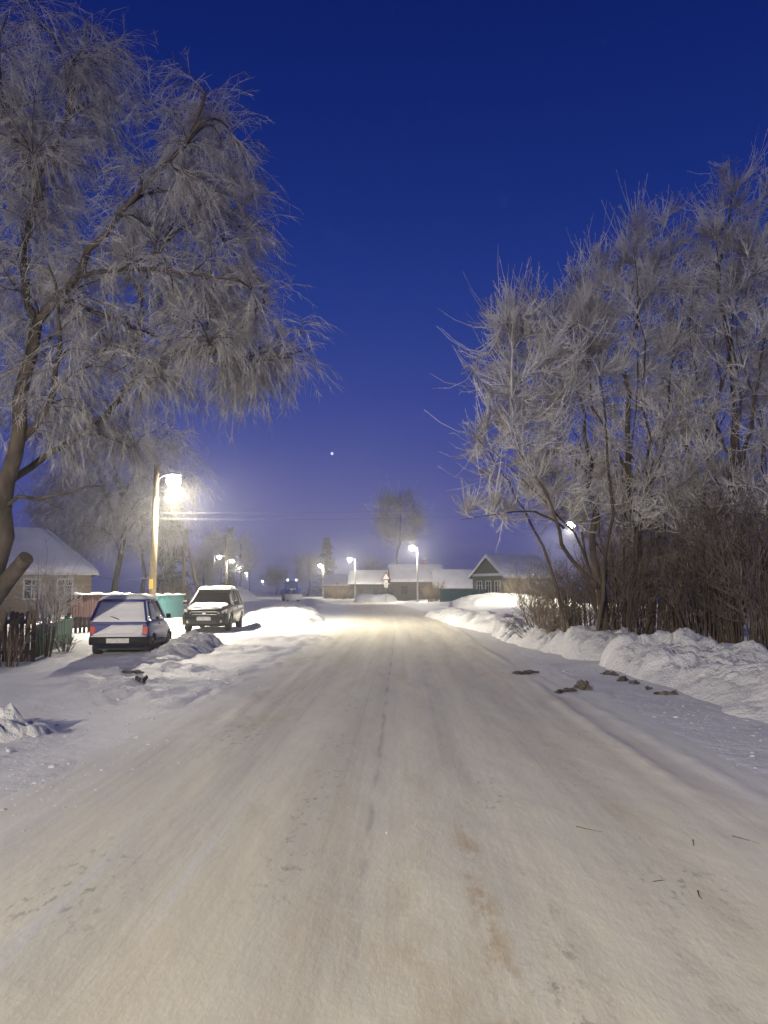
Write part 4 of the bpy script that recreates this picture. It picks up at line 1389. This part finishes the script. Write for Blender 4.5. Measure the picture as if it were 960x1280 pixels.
def snow_patch(name, quad, t, parent, keep=1.0, nu=26, nv=18, seed=0.0, sag=0.0, mat='fresh'):
    """a snow sheet lying on the quad (a,b,c,d); ragged where noise exceeds keep"""
    a, b, c, d = [np.array(p, float) for p in quad]
    nrm = np.cross(b - a, d - a); nrm /= np.linalg.norm(nrm)
    u, v = np.meshgrid(np.linspace(0, 1, nu), np.linspace(0, 1, nv))
    P = ((1 - u)[..., None] * a + u[..., None] * b) * (1 - v)[..., None] + ((1 - u)[..., None] * d + u[..., None] * c) * v[..., None]
    e = np.minimum.reduce([u, 1 - u, v, 1 - v])
    m = e * 9 + fbm(u * 3 + seed, v * 3 + seed * 1.7, 3) * 1.3 + keep
    th = t * np.clip(m, -0.3, 1.0) * (1 + 0.35 * fbm(u * 4 + 9 + seed, v * 4, 3))
    th = (th + 0.012) * np.sqrt(np.clip(e * 7, 0, 1)) - 0.012
    P = P + nrm * th[..., None]
    ii = np.arange(nu * nv).reshape(nv, nu)
    q = np.stack([ii[:-1, :-1], ii[:-1, 1:], ii[1:, 1:], ii[1:, :-1]], -1).reshape(-1, 4)
    q = q[(th.ravel()[q] > -0.011).any(axis=1)]
    return mesh_np(name, P.reshape(-1, 3), q, M[mat], parent)


def car_body(root, secs, paint, wheels, r_arch):
    """secs: (x, half-width at sill, at middle, at belt, z bottom, z middle, z belt, crown)"""
    rings = []
    for x, w0, w1, w2, zb, zm, zt, cr in secs:
        half = [(0.0, zb), (w0 * 0.85, zb), (w0, zb + 0.05), (w1, zm - 0.08), (w1, zm + 0.05), (w2 + 0.01, zt - 0.06), (w2 - 0.04, zt), (w2 * 0.5, zt + cr * 0.7), (0.001, zt + cr)]
        half[0] = (0.001, zb)
        rings.append(ring_from_half(half, x))
    o = MB().loft(rings).build('body', paint, root)
    cut_wheels(o, wheels, r_arch, 2.0)
    return o


def greenhouse(root, body, base, top, paint, pillars, zb, zt, wb, wt):
    """base/top: x positions of the glasshouse corners (rear, front); pillars: list of t positions along the side"""
    xr0, xf0 = base; xr1, xf1 = top
    # roof
    hw = wt
    rr = []
    for x, w, dz in ((xr1 - 0.05, hw * 0.90, -0.02), (xr1 + 0.12, hw, 0.02), ((xr1 + xf1) / 2, hw * 1.01, 0.05), (xf1 - 0.15, hw, 0.02), (xf1 + 0.04, hw * 0.9, -0.02)):
        rr.append(ring_from_half([(0.001, zt + dz - 0.05), (w - 0.03, zt + dz - 0.05), (w, zt + dz - 0.025), (w - 0.06, zt + dz + 0.015), (0.001, zt + dz + 0.04)], x))
    MB().loft(rr).build('roof', paint, root)
    # pillars
    def side(t, s):
        xb = xr0 + (xf0 - xr0) * t; xt = xr1 + (xf1 - xr1) * t
        return (xb, s * wb, zb), (xt, s * (wt - 0.02), zt)
    for s in (-1, 1):
        for t, w in pillars:
            p, q = side(t, s)
            MB().loft([[(p[0] - w, p[1] - s * 0.05, p[2]), (p[0] + w, p[1] - s * 0.05, p[2]), (p[0] + w, p[1] + s * 0.006, p[2]), (p[0] - w, p[1] + s * 0.006, p[2])],
                     [(q[0] - w * 0.8, q[1] - s * 0.05, q[2]), (q[0] + w * 0.8, q[1] - s * 0.05, q[2]), (q[0] + w * 0.8, q[1] + s * 0.006, q[2]), (q[0] - w * 0.8, q[1] + s * 0.006, q[2])]], smooth=False).build('pillar', paint, root)
    def pane(name, quad):
        a, b, c, d = [np.array(p) for p in quad]
        n = np.cross(b - a, d - a); n = n / np.linalg.norm(n) * 0.006
        vs = [a + n, b + n, c + n, d + n, a - n, b - n, c - n, d - n]
        return MB().add(vs, [(0, 1, 2, 3), (7, 6, 5, 4), (0, 4, 5, 1), (1, 5, 6, 2), (2, 6, 7, 3), (3, 7, 4, 0)]).build(name, M['glass'], root)
    i = 0.02
    pane('rear_window', [(xr0, -wb + i, zb), (xr0, wb - i, zb), (xr1, wt - i, zt - .03), (xr1, -wt + i, zt - .03)])
    pane('windscreen', [(xf0, -wb + i, zb), (xf0, wb - i, zb), (xf1, wt - i, zt - .03), (xf1, -wt + i, zt - .03)])
    ts = sorted(t for t, w in pillars)
    for s in (-1, 1):
        for t0, t1 in zip(ts[:-1], ts[1:]):
            p0, q0 = side(t0, s); p1, q1 = side(t1, s)
            off = -s * 0.02
            pane('side_window', [(p0[0], p0[1] + off, p0[2]), (p1[0], p1[1] + off, p1[2]), (q1[0], q1[1] + off, q1[2] - .03), (q0[0], q0[1] + off, q0[2] - .03)])


def number_plate(root, x, z, w, h, tilt, snow=False):
    s = 1 if x > 0 else -1
    o = MB().box((x, 0.0, z), (0.012, w, h)).build('number_plate', M['plate'], root)
    MB().box((x - s * 0.008, 0, z), (0.012, w + 0.03, h + 0.025)).build('plate_frame', M['plastic'], o)
    return o


# blue hatchback, rear towards the camera
def blue_hatchback():
    Y = 17.7
    x0 = gx(150, Y)
    root = empty('parked_car', (x0, Y, ground_z(x0, Y) + 0.01), math.pi / 2 + 0.11, 'small blue hatchback parked at left, its rear window plastered with snow', 'car', 'parked cars')
    root.scale = (0.94, 0.96, 0.93)
    root.location.z -= 0.06
    W = 0.71
    # local x forward from the rear bumper
    body = car_body(root, [
        (0.03, W * .84, W * .93, W * .90, .34, .60, .84, .015), (0.10, W * .92, W * .97, W * .925, .27, .60, .88, .02), (0.35, W * .95, W, W * .95, .22, .58, .90, .03),
        (1.0, W * .95, W, W * .96, .20, .58, .90, .03), (1.9, W * .95, W, W * .95, .20, .56, .88, .04), (2.35, W * .95, W, W * .92, .20, .54, .85, .06),
        (2.8, W * .93, W * .98, W * .88, .22, .52, .78, .05), (3.08, W * .90, W * .93, W * .84, .27, .50, .70, .03), (3.16, W * .82, W * .86, W * .80, .34, .50, .64, .02)],
        M['blue_paint'], ((0.55, 0.26), (2.68, 0.26)), 0.315)
    greenhouse(root, body, (0.06, 2.32), (0.34, 1.72), M['blue_paint'], ((0.0, 0.09), (0.30, 0.04), (0.93, 0.03), (1.0, 0.035)), .885, 1.375, W * .945, W * .80)
    # hatch lip, lamps, bumper
    MB().box((0.015, 0, 0.80), (0.03, W * 1.5, 0.03)).build('hatch_lip', M['blue_paint'], root, bevel=0.01)
    for s in (-1, 1):
        tl = MB().box((0.035, s * W * 0.86, 0.66), (0.05, 0.12, 0.20)).build('tail_lamp', M['tail'], root, bevel=0.015)
    bp = MB().loft([[(x + dx, y, z) for dx, z in ((0, .30), (-.05, .33), (-.06, .44), (-.035, .50), (.06, .51), (.10, .46), (.10, .30))]
                    for y, x in ((-W * 1.0, .16), (-W * .93, .04), (-W * .5, 0.0), (W * .5, 0.0), (W * .93, .04), (W * 1.0, .16))]).build('rear_bumper', M['plastic'], root)
    fb = MB().loft([[(3.16 - x + dx, y, z) for dx, z in ((0, .24), (.07, .28), (.08, .42), (.03, .48), (-.06, .46), (-.06, .26))]
                    for y, x in ((-W * 1.0, .16), (-W * .9, .04), (-W * .5, 0.0), (W * .5, 0.0), (W * .9, .04), (W * 1.0, .16))]).build('front_bumper', M['plastic'], root)
    number_plate(root, -0.068, 0.41, 0.52, 0.112, 0)
    for s in (-1, 1):
        MB().box((1.3, s * (W + .002), .33), (1.55, 0.02, 0.07)).build('side_moulding', M['plastic'], root)
        mr = MB().loft([[(1.98 + dx, s * (W + .03 + dy), .95 + dz) for dx, dz in ((-.04, -.06), (.05, -.06), (.05, .06), (-.04, .06))] for dy in (0, .12)]).build('mirror', M['plastic'], root, bevel=0.01)
        MB().box((1.32, s * (W * 0.985), .78), (0.16, 0.03, 0.035)).build('door_handle', M['plastic'], root)
        MB().box((3.06, s * W * .66, .60), (0.14, 0.24, 0.13)).build('headlight', M['headlamp'], root, bevel=0.02)
    for x in (0.55, 2.68):
        for s in (-1, 1):
            wheel(root, x, s * (W - 0.105), 0.26, 0.16, s)
    MB().tube([(-0.03, 0, 0.93), (0.06, 0.16, 0.98), (0.10, 0.3, 1.02)], 0.012, 6).build('rear_wiper', M['plastic'], root)
    MB().box((1.6, 0, 0.19), (2.6, W * 1.5, 0.06)).build('underbody', M['plastic'], root)
    for y in (-.28, .28):
        MB().box((1.25, y, 0.85), (0.14, 0.42, 0.62)).build('seat', M['seat'], root, bevel=0.05)
    # snow
    snow_patch('rear_window_snow', [(0.03, W * .90, .87), (0.03, -W * .90, .87), (0.315, -W * .75, 1.36), (0.315, W * .75, 1.36)], 0.035, root, 0.9, seed=2.1)
    snow_patch('tailgate_snow', [(-0.015, W * .86, .545), (-0.015, -W * .78, .545), (0.0, -W * .78, .80), (0.0, W * .2, .80)], 0.03, root, -0.25, seed=5.3)
    snow_patch('bumper_snow', [(-0.04, W * .93, .515), (-0.04, -W * .93, .515), (0.07, -W * .93, .52), (0.07, W * .93, .52)], 0.035, root, 0.6, nv=8, seed=1.2)
    snow_patch('roof_snow', [(0.26, -W * .80, 1.425), (1.78, -W * .80, 1.425), (1.78, W * .80, 1.425), (0.26, W * .80, 1.425)], 0.10, root, 0.8, seed=8)
    snow_patch('bonnet_snow', [(2.34, -W * .8, .93), (3.02, -W * .7, .78), (3.02, W * .7, .78), (2.34, W * .8, .93)], 0.05, root, 0.5, seed=3)
    snow_patch('side_window_snow', [(0.50, -W * .955, .90), (1.0, -W * .955, .90), (0.95, -W * .82, 1.30), (0.55, -W * .82, 1.30)], 0.012, root, -0.35, seed=4.4)
    return root


blue_hatchback()


def dark_crossover():
    Y = 29.0
    x0 = gx(256, Y)
    root = empty('parked_car', (x0, Y, ground_z(x0, Y) + 0.0), -math.pi / 2 + 0.05, 'dark crossover facing the viewer with snow on roof and bonnet', 'car', 'parked cars')
    W = 0.88
    # local x forward, front at x = 0, tail at x = -4.3
    car_body(root, [
        (-4.28, W * .80, W * .90, W * .86, .45, .75, .98, .02), (-4.15, W * .92, W * .97, W * .92, .32, .72, 1.02, .02), (-3.4, W * .95, W, W * .95, .25, .68, 1.02, .03),
        (-2.2, W * .95, W, W * .95, .24, .66, 1.0, .03), (-1.35, W * .95, W, W * .94, .24, .64, .99, .05), (-0.85, W * .95, W, W * .90, .25, .62, .96, .06),
        (-0.35, W * .93, W * .98, W * .86, .26, .60, .91, .05), (-0.10, W * .88, W * .93, W * .80, .28, .58, .84, .03), (0.0, W * .78, W * .83, W * .72, .33, .56, .76, .02)],
        M['black_paint'], ((-0.85, 0.33), (-3.45, 0.33)), 0.39)
    greenhouse(root, None, (-4.12, -1.15), (-3.75, -1.92), M['black_paint'], ((0.0, 0.10), (0.25, 0.05), (0.58, 0.04), (0.985, 0.045)), 1.0, 1.56, W * .93, W * .76)
    # front face
    gr = MB().box((0.005, 0, .70), (0.05, 0.95, 0.10)).build('grille', M['plastic'], root, bevel=0.01)
    MB().box((0.035, 0, .755), (0.02, 0.98, 0.018)).build('grille_bar', M['chrome'], gr)
    MB().box((0.035, 0, .655), (0.02, 0.90, 0.014)).build('grille_bar', M['chrome'], gr)
    MB().lathe([(0.075, 0.03), (0.07, 0.05), (0.02, 0.055)], (0, 0, .705), 14, 'x').build('badge', M['chrome'], gr)
    for s in (-1, 1):
        MB().loft([[(x + dx, s * y, z) for dx, z in ((-.05, z0), (.02, z0 + .01), (.0, z1), (-.08, z1 + .02))] for x, y, z0, z1 in ((-.01, .50, .675, .755), (-.05, .68, .675, .79), (-.22, .80, .70, .84))
                   for z in (0,)] if False else
                  [[(x - .05, s * y, z0), (x + .03, s * y, z0 + .01), (x + .01, s * y, z1), (x - .08, s * y, z1 + .02)] for x, y, z0, z1 in ((-.01, .50, .675, .755), (-.05, .68, .675, .79), (-.22, .80, .70, .84))],
                  smooth=False).build('headlight', M['headlamp'], root)
        MB().lathe([(0.07, 0.0), (0.065, 0.03), (0.02, 0.035)], (-0.0, s * .60, .40), 14, 'x').build('fog_lamp', M['headlamp'], root)
        MB().loft([[(-1.32 + dx, s * (W + .02 + dy), 1.06 + dz) for dx, dz in ((-.06, -.07), (.07, -.06), (.06, .08), (-.06, .08))] for dy in (0, .2)]).build('mirror', M['black_paint'], root, bevel=0.02)
        MB().box((-2.4, s * (W * .985), .88), (0.2, 0.03, 0.04)).build('door_handle', M['black_paint'], root)
        MB().box((-4.22, s * W * .8, .85), (0.12, 0.2, 0.35)).build('tail_lamp', M['tail'], root, bevel=0.02)
        MB().tube([(-3.7, s * W * .70, 1.63), (-3.5, s * W * .70, 1.66), (-2.3, s * W * .70, 1.66), (-2.05, s * W * .70, 1.62)], 0.018, 6).build('roof_rail', M['plastic'], root)
    MB().loft([[(x + dx, y, z) for dx, z in ((0, .26), (.06, .30), (.07, .50), (.03, .58), (-.08, .58), (-.08, .26))]
               for y, x in ((-W * .97, -.22), (-W * .8, -.05), (-W * .4, 0.01), (W * .4, 0.01), (W * .8, -.05), (W * .97, -.22))]).build('front_bumper', M['plastic'], root)
    MB().box((0.075, 0, .36), (0.03, 0.9, 0.10)).build('lower_grille', M['ironwork'], root)
    number_plate(root, 0.095, 0.50, 0.52, 0.13, 0)
    for x in (-0.85, -3.45):
        for s in (-1, 1):
            wheel(root, x, s * (W - 0.12), 0.33, 0.21, s)
    MB().box((-2.15, 0, 0.24), (3.6, W * 1.5, 0.08)).build('underbody', M['plastic'], root)
    for y in (-.37, .37):
        st = MB().box((-2.35, y, 0.98), (0.16, 0.48, 0.62)).build('seat', M['seat'], root, bevel=0.05)
        MB().box((-2.40, y, 1.38), (0.11, 0.26, 0.18)).build('headrest', M['seat'], st, bevel=0.04)
    MB().box((-1.45, 0, 0.98), (0.45, W * 1.6, 0.08)).build('dashboard', M['seat'], root, bevel=0.03)
    MB().lathe([(0.19, 0), (0.2, 0.015), (0.19, 0.03)], (-1.75, 0.37, 1.03), 18, 'x').build('steering_wheel', M['seat'], root)
    snow_patch('roof_snow', [(-3.80, -W * .74, 1.61), (-1.84, -W * .74, 1.60), (-1.84, W * .74, 1.60), (-3.80, W * .74, 1.61)], 0.12, root, 0.6, seed=3.3)
    snow_patch('bonnet_snow', [(-1.20, -W * .80, 1.03), (-0.16, -W * .68, .885), (-0.16, W * .68, .885), (-1.20, W * .80, 1.03)], 0.075, root, 0.45, seed=6.1)
    snow_patch('plate_snow', [(0.08, -0.27, .555), (0.125, -0.27, .555), (0.125, 0.27, .555), (0.08, 0.27, .555)], 0.025, root, 0.4, nv=26, nu=6, seed=1.4)
    return root


dark_crossover()


def tractor():
    Y = 102.0
    x0 = gx(364, Y)
    root = empty('tractor', (x0, Y, ground_z(x0, Y) - 0.05), 0.25, 'blue tractor with two white roof work lamps, far off at the left road edge', 'tractor')
    M_ = M['tractor_blue']
    # front towards the viewer: local -y
    cab = MB().loft([[(x, y, z) for x, y in ((-w, -d), (w, -d), (w, d), (-w, d))] for z, w, d in ((1.0, .78, .75), (1.75, .80, .80), (1.76, .80, .80))], smooth=False).build('cab', M_, root)
    for sx in (-1, 1):
        for sy in (-1, 1):
            MB().tube([(sx * .76, sy * .76, 1.7), (sx * .72, sy * .66, 2.55)], 0.05, 6).build('pillar', M_, root)
    MB().box((0, 0, 2.15), (1.42, 1.32, 0.78), 0, 0.94).build('cab_glass', M['glass'], root)
    MB().box((0, 0, 2.61), (1.62, 1.55, 0.14)).build('roof', M_, root, bevel=0.04)
    hood = MB().box((0, -1.75, 1.22), (0.66, 2.0, 0.72)).build('bonnet', M_, root, bevel=0.08)
    MB().box((0, -2.765, 1.2), (0.5, 0.02, 0.5)).build('grille', M['plastic'], hood)
    snow_patch('bonnet_snow', [(-.32, -2.7, 1.585), (.32, -2.7, 1.585), (.32, -.8, 1.585), (-.32, -.8, 1.585)], 0.1, root, 0.5, seed=2)
    for s in (-1, 1):
        w = MB().lathe([(.45, -.2), (.74, -.2), (.8, -.14), (.8, .14), (.74, .2), (.45, .2)], (0, 0, 0), 24, 'x').build('wheel', M['rubber'], root)
        w.location = (s * .95, .35, .8)
        MB().lathe([(.46, -.1), (.3, s * .1), (.05, s * .12)], (0, 0, 0), 16, 'x').build('rim', M['white_frame'], w)
        f = MB().lathe([(.26, -.11), (.46, -.11), (.5, -.07), (.5, .07), (.46, .11), (.26, .11)], (0, 0, 0), 20, 'x').build('wheel', M['rubber'], root)
        f.location = (s * .7, -2.3, .5)
        MB().lathe([(.27, -.06), (.2, s * .06), (.03, s * .07)], (0, 0, 0), 14, 'x').build('rim', M['white_frame'], f)
        MB().loft([[(s * .95 + dx, .35 + .92 * math.cos(a), .8 + .92 * math.sin(a)) for dx in (-.24, .24)] + [(s * .95 + dx, .35 + .88 * math.cos(a), .8 + .88 * math.sin(a)) for dx in (.24, -.24)]
                   for a in np.linspace(0.1, math.pi - 0.1, 12)]).build('mudguard', M_, root)
        wl_ = MB().lathe([(.11, -.08), (.12, 0.0), (.02, 0.02)], (0, 0, 0), 12, 'y').build('work_lamp', M['worklens'], root)
        wl_.location = (s * .55, -.8, 2.80)
    bl = MB().loft([[(x, -3.15 - 0.14 * math.cos(a * 1.6), .25 + .75 * a) for x in (-1.15, 1.15)] + [(x, -3.10 - 0.14 * math.cos(a * 1.6), .25 + .75 * a) for x in (1.15, -1.15)]
                    for a in (0, .25, .5, .75, 1.0)]).build('plough_blade', M['white_frame'], root)
    MB().box((0, -2.95, .55), (0.5, 0.5, 0.2)).build('blade_arm', M['plastic'], root)
    return root


M['worklens'] = emit_mat('work_lens', (1, 1, 1), 6.0)
tractor()


# ------------------------------------------------------------------ frozen soil lumps, fallen twigs
def surf(x, y):
    """top of the road or the land"""
    x, y = np.atleast_1d(np.asarray(x, float)), np.atleast_1d(np.asarray(y, float))
    u = x - road_c(y)
    e = sstep(HALF - 0.9, HALF + 0.15, np.abs(u))
    r = np.where(np.abs(u) < HALF + 0.15, rut(u, y) * (1 - e) - 0.07 * e ** 2 + 0.012, -9.0)
    z = np.maximum(base_h(x, y), r)
    return z if len(z) > 1 else float(z[0])


def clod_thing(label, px, py, w, d, h, seed, name='soil_clod'):
    r = ray(px, py)
    s = -CAM_H / r.z * 0.985
    x, y = r.x * s, r.y * s
    bm = bmesh.new()
    bmesh.ops.create_icosphere(bm, subdivisions=4, radius=1.0)
    for v in bm.verts:
        p = np.array(v.co)
        n = float(fbm(np.array([p[0] * 2.2 + seed]), np.array([p[1] * 2.2 + p[2] * 1.3]), 4)[0])
        k = 1 + 1.1 * n
        v.co = Vector((p[0] * w * 0.85 * k, p[1] * d * 0.8 * k, max(-0.03, p[2] * h * 0.8 * (k + 0.9 * n) - 0.012)))
    me = bpy.data.meshes.new(name); bm.to_mesh(me); bm.free()
    me.materials.append(M['soil'])
    o = link(bpy.data.objects.new(name, me))
    zr = surf(x, y)
    o.location = (x, y, zr + 0.004)
    o.rotation_euler = (0, 0, seed)
    return tag(o, label, 'soil clod', 'frozen soil lumps on the snow')


for i, (px, py, w, d, h, lab) in enumerate([
        (655, 841, .30, .13, .05, 'thin dark soil patch farthest left of the right-hand lumps'),
        (728, 861, .20, .12, .10, 'largest upright soil lump before the right snow bank'),
        (706, 864, .24, .10, .04, 'flat soil lump left of the upright one'),
        (762, 843, .16, .10, .06, 'small soil lump at the foot of the right bank'),
        (778, 849, .16, .08, .06, 'soil lump in the row along the bank foot, second one'),
        (792, 853, .08, .06, .05, 'little round dark soil lump in the row along the bank foot'),
        (811, 860, .13, .06, .04, 'small soil lump between the round one and the long one'),
        (837, 867, .17, .07, .05, 'long dark soil lump nearest the right picture edge'),
        (176, 861, .17, .08, .07, 'dark soil lump on the left shoulder below the blue hatchback'),
        (166, 846, .20, .10, .03, 'flat dark patch between the blue hatchback and the left soil lump'),
        (581, 741, .7, .5, .35, 'dark lump on the snow before the green house')]):
    if i == 10:
        continue
    clod_thing(lab, px, py, w, d, h, 1.7 * i + 0.4)


def twig(label, pts, r=0.0028):
    P = []
    for px, py in pts:
        q = ray(px, py); s = -CAM_H / q.z * 0.992
        x, y = q.x * s, q.y * s
        P.append((x, y, 0.014 + float(rut(np.array([x]), np.array([y]))[0]) + 0.004))
    b = np.array(P[0])
    o = MB().tube([tuple(np.array(p) - b) for p in P], [r, r * 0.9] + [r * 0.5] * (len(P) - 2), 5).build('fallen_twig', M['brown_twig'])
    o.location = P[0]
    return tag(o, label, 'twig', 'twigs dropped on the road')


twig('thin twig on the road at right, middle of the lane', [(720, 1034), (735, 1037), (753, 1040)])
twig('twig on the road at the right picture edge', [(915, 1046), (935, 1051), (950, 1056)])
twig('short twig on the road below the middle one', [(816, 1103), (823, 1101), (829, 1101)])
twig('bent twig standing apart right of the short one', [(872, 1113), (874, 1120), (878, 1123)])
twig('tiny bent twig on the right lane', [(866, 1050), (867, 1057)])

# loose snow crumbs along both road edges
def crumbs(name, n, xr, yr, seed, smax, lab):
    r = np.random.default_rng(seed)
    bm = bmesh.new(); bmesh.ops.create_icosphere(bm, subdivisions=1, radius=1.0)
    bv = np.array([v.co[:] for v in bm.verts]); bf = np.array([[v.index for v in f.verts] for f in bm.faces]); bm.free()
    c0 = r.uniform(0, 1, (n // 12, 2))
    pick = r.integers(0, len(c0), n)
    X = xr[0] + (xr[1] - xr[0]) * c0[pick, 0] + r.normal(0, 0.25, n)
    Yv = yr[0] + (yr[1] - yr[0]) * c0[pick, 1] ** 1.4 + r.normal(0, 0.45, n)
    Zv = surf(X, Yv)
    S = smax * r.uniform(0.12, 1.0, n) ** 2.2 + 0.006
    V = bv[None] * (S[:, None, None] * r.uniform(0.55, 1.3, (n, 1, 3))) * (1 + r.normal(0, 0.16, (n, len(bv), 1)))
    a = r.uniform(0, 6.28, n); ca, sa = np.cos(a)[:, None], np.sin(a)[:, None]
    V = np.stack([V[..., 0] * ca - V[..., 1] * sa, V[..., 0] * sa + V[..., 1] * ca, V[..., 2] * 0.55], -1)
    V = V + np.stack([X, Yv, Zv - S * 0.05], 1)[:, None]
    Fq = (bf[None] + (np.arange(n) * len(bv))[:, None, None]).reshape(-1, 3)
    o = mesh_np(name, V.reshape(-1, 3), Fq, M['bank'], None, smooth=True)
    return tag(o, lab, 'snow crumbs', kind='stuff')


crumbs('snow_crumbs', 600, (-5.0, -2.4), (5.5, 16.0), 5, 0.024, 'loose snow crumbs scattered along the left road edge')
crumbs('snow_crumbs', 260, (3.3, 4.6), (6.0, 17.0), 6, 0.024, 'loose snow crumbs along the foot of the right bank')

# planet low over the street
pl = at(415, 567, 900)
bm = bmesh.new(); bmesh.ops.create_icosphere(bm, subdivisions=2, radius=1.5)
me = bpy.data.meshes.new('planet'); bm.to_mesh(me); bm.free()
me.materials.append(emit_mat('planet_light', (0.9, 0.93, 1.0), 1.2))
planet = link(bpy.data.objects.new('planet', me)); planet.location = pl
tag(planet, 'single bright planet low in the blue evening sky', 'planet')

# ------------------------------------------------------------------ frosty haze
if HAZE:
    hz_ = MB().box((0, 290, 10.5), (1320, 720, 25)).build('haze', None if False else M['snow'])
    hz_.data.materials.clear()
    m = bpy.data.materials.new('frosty_air'); m.use_nodes = True
    n, l = m.node_tree.nodes, m.node_tree.links
    for x in list(n):
        if x.type == 'BSDF_PRINCIPLED': n.remove(x)
    pv = n.new('ShaderNodeVolumePrincipled')
    pv.inputs['Color'].default_value = (0.92, 0.93, 0.96, 1)
    pv.inputs['Density'].default_value = HAZE
    pv.inputs['Anisotropy'].default_value = 0.82
    l.new(pv.outputs[0], n['Material Output'].inputs['Volume'])
    m.cycles.homogeneous_volume = True
    hz_.data.materials.append(m)
    tag(hz_, 'thin frosty evening haze', 'haze', kind='stuff')
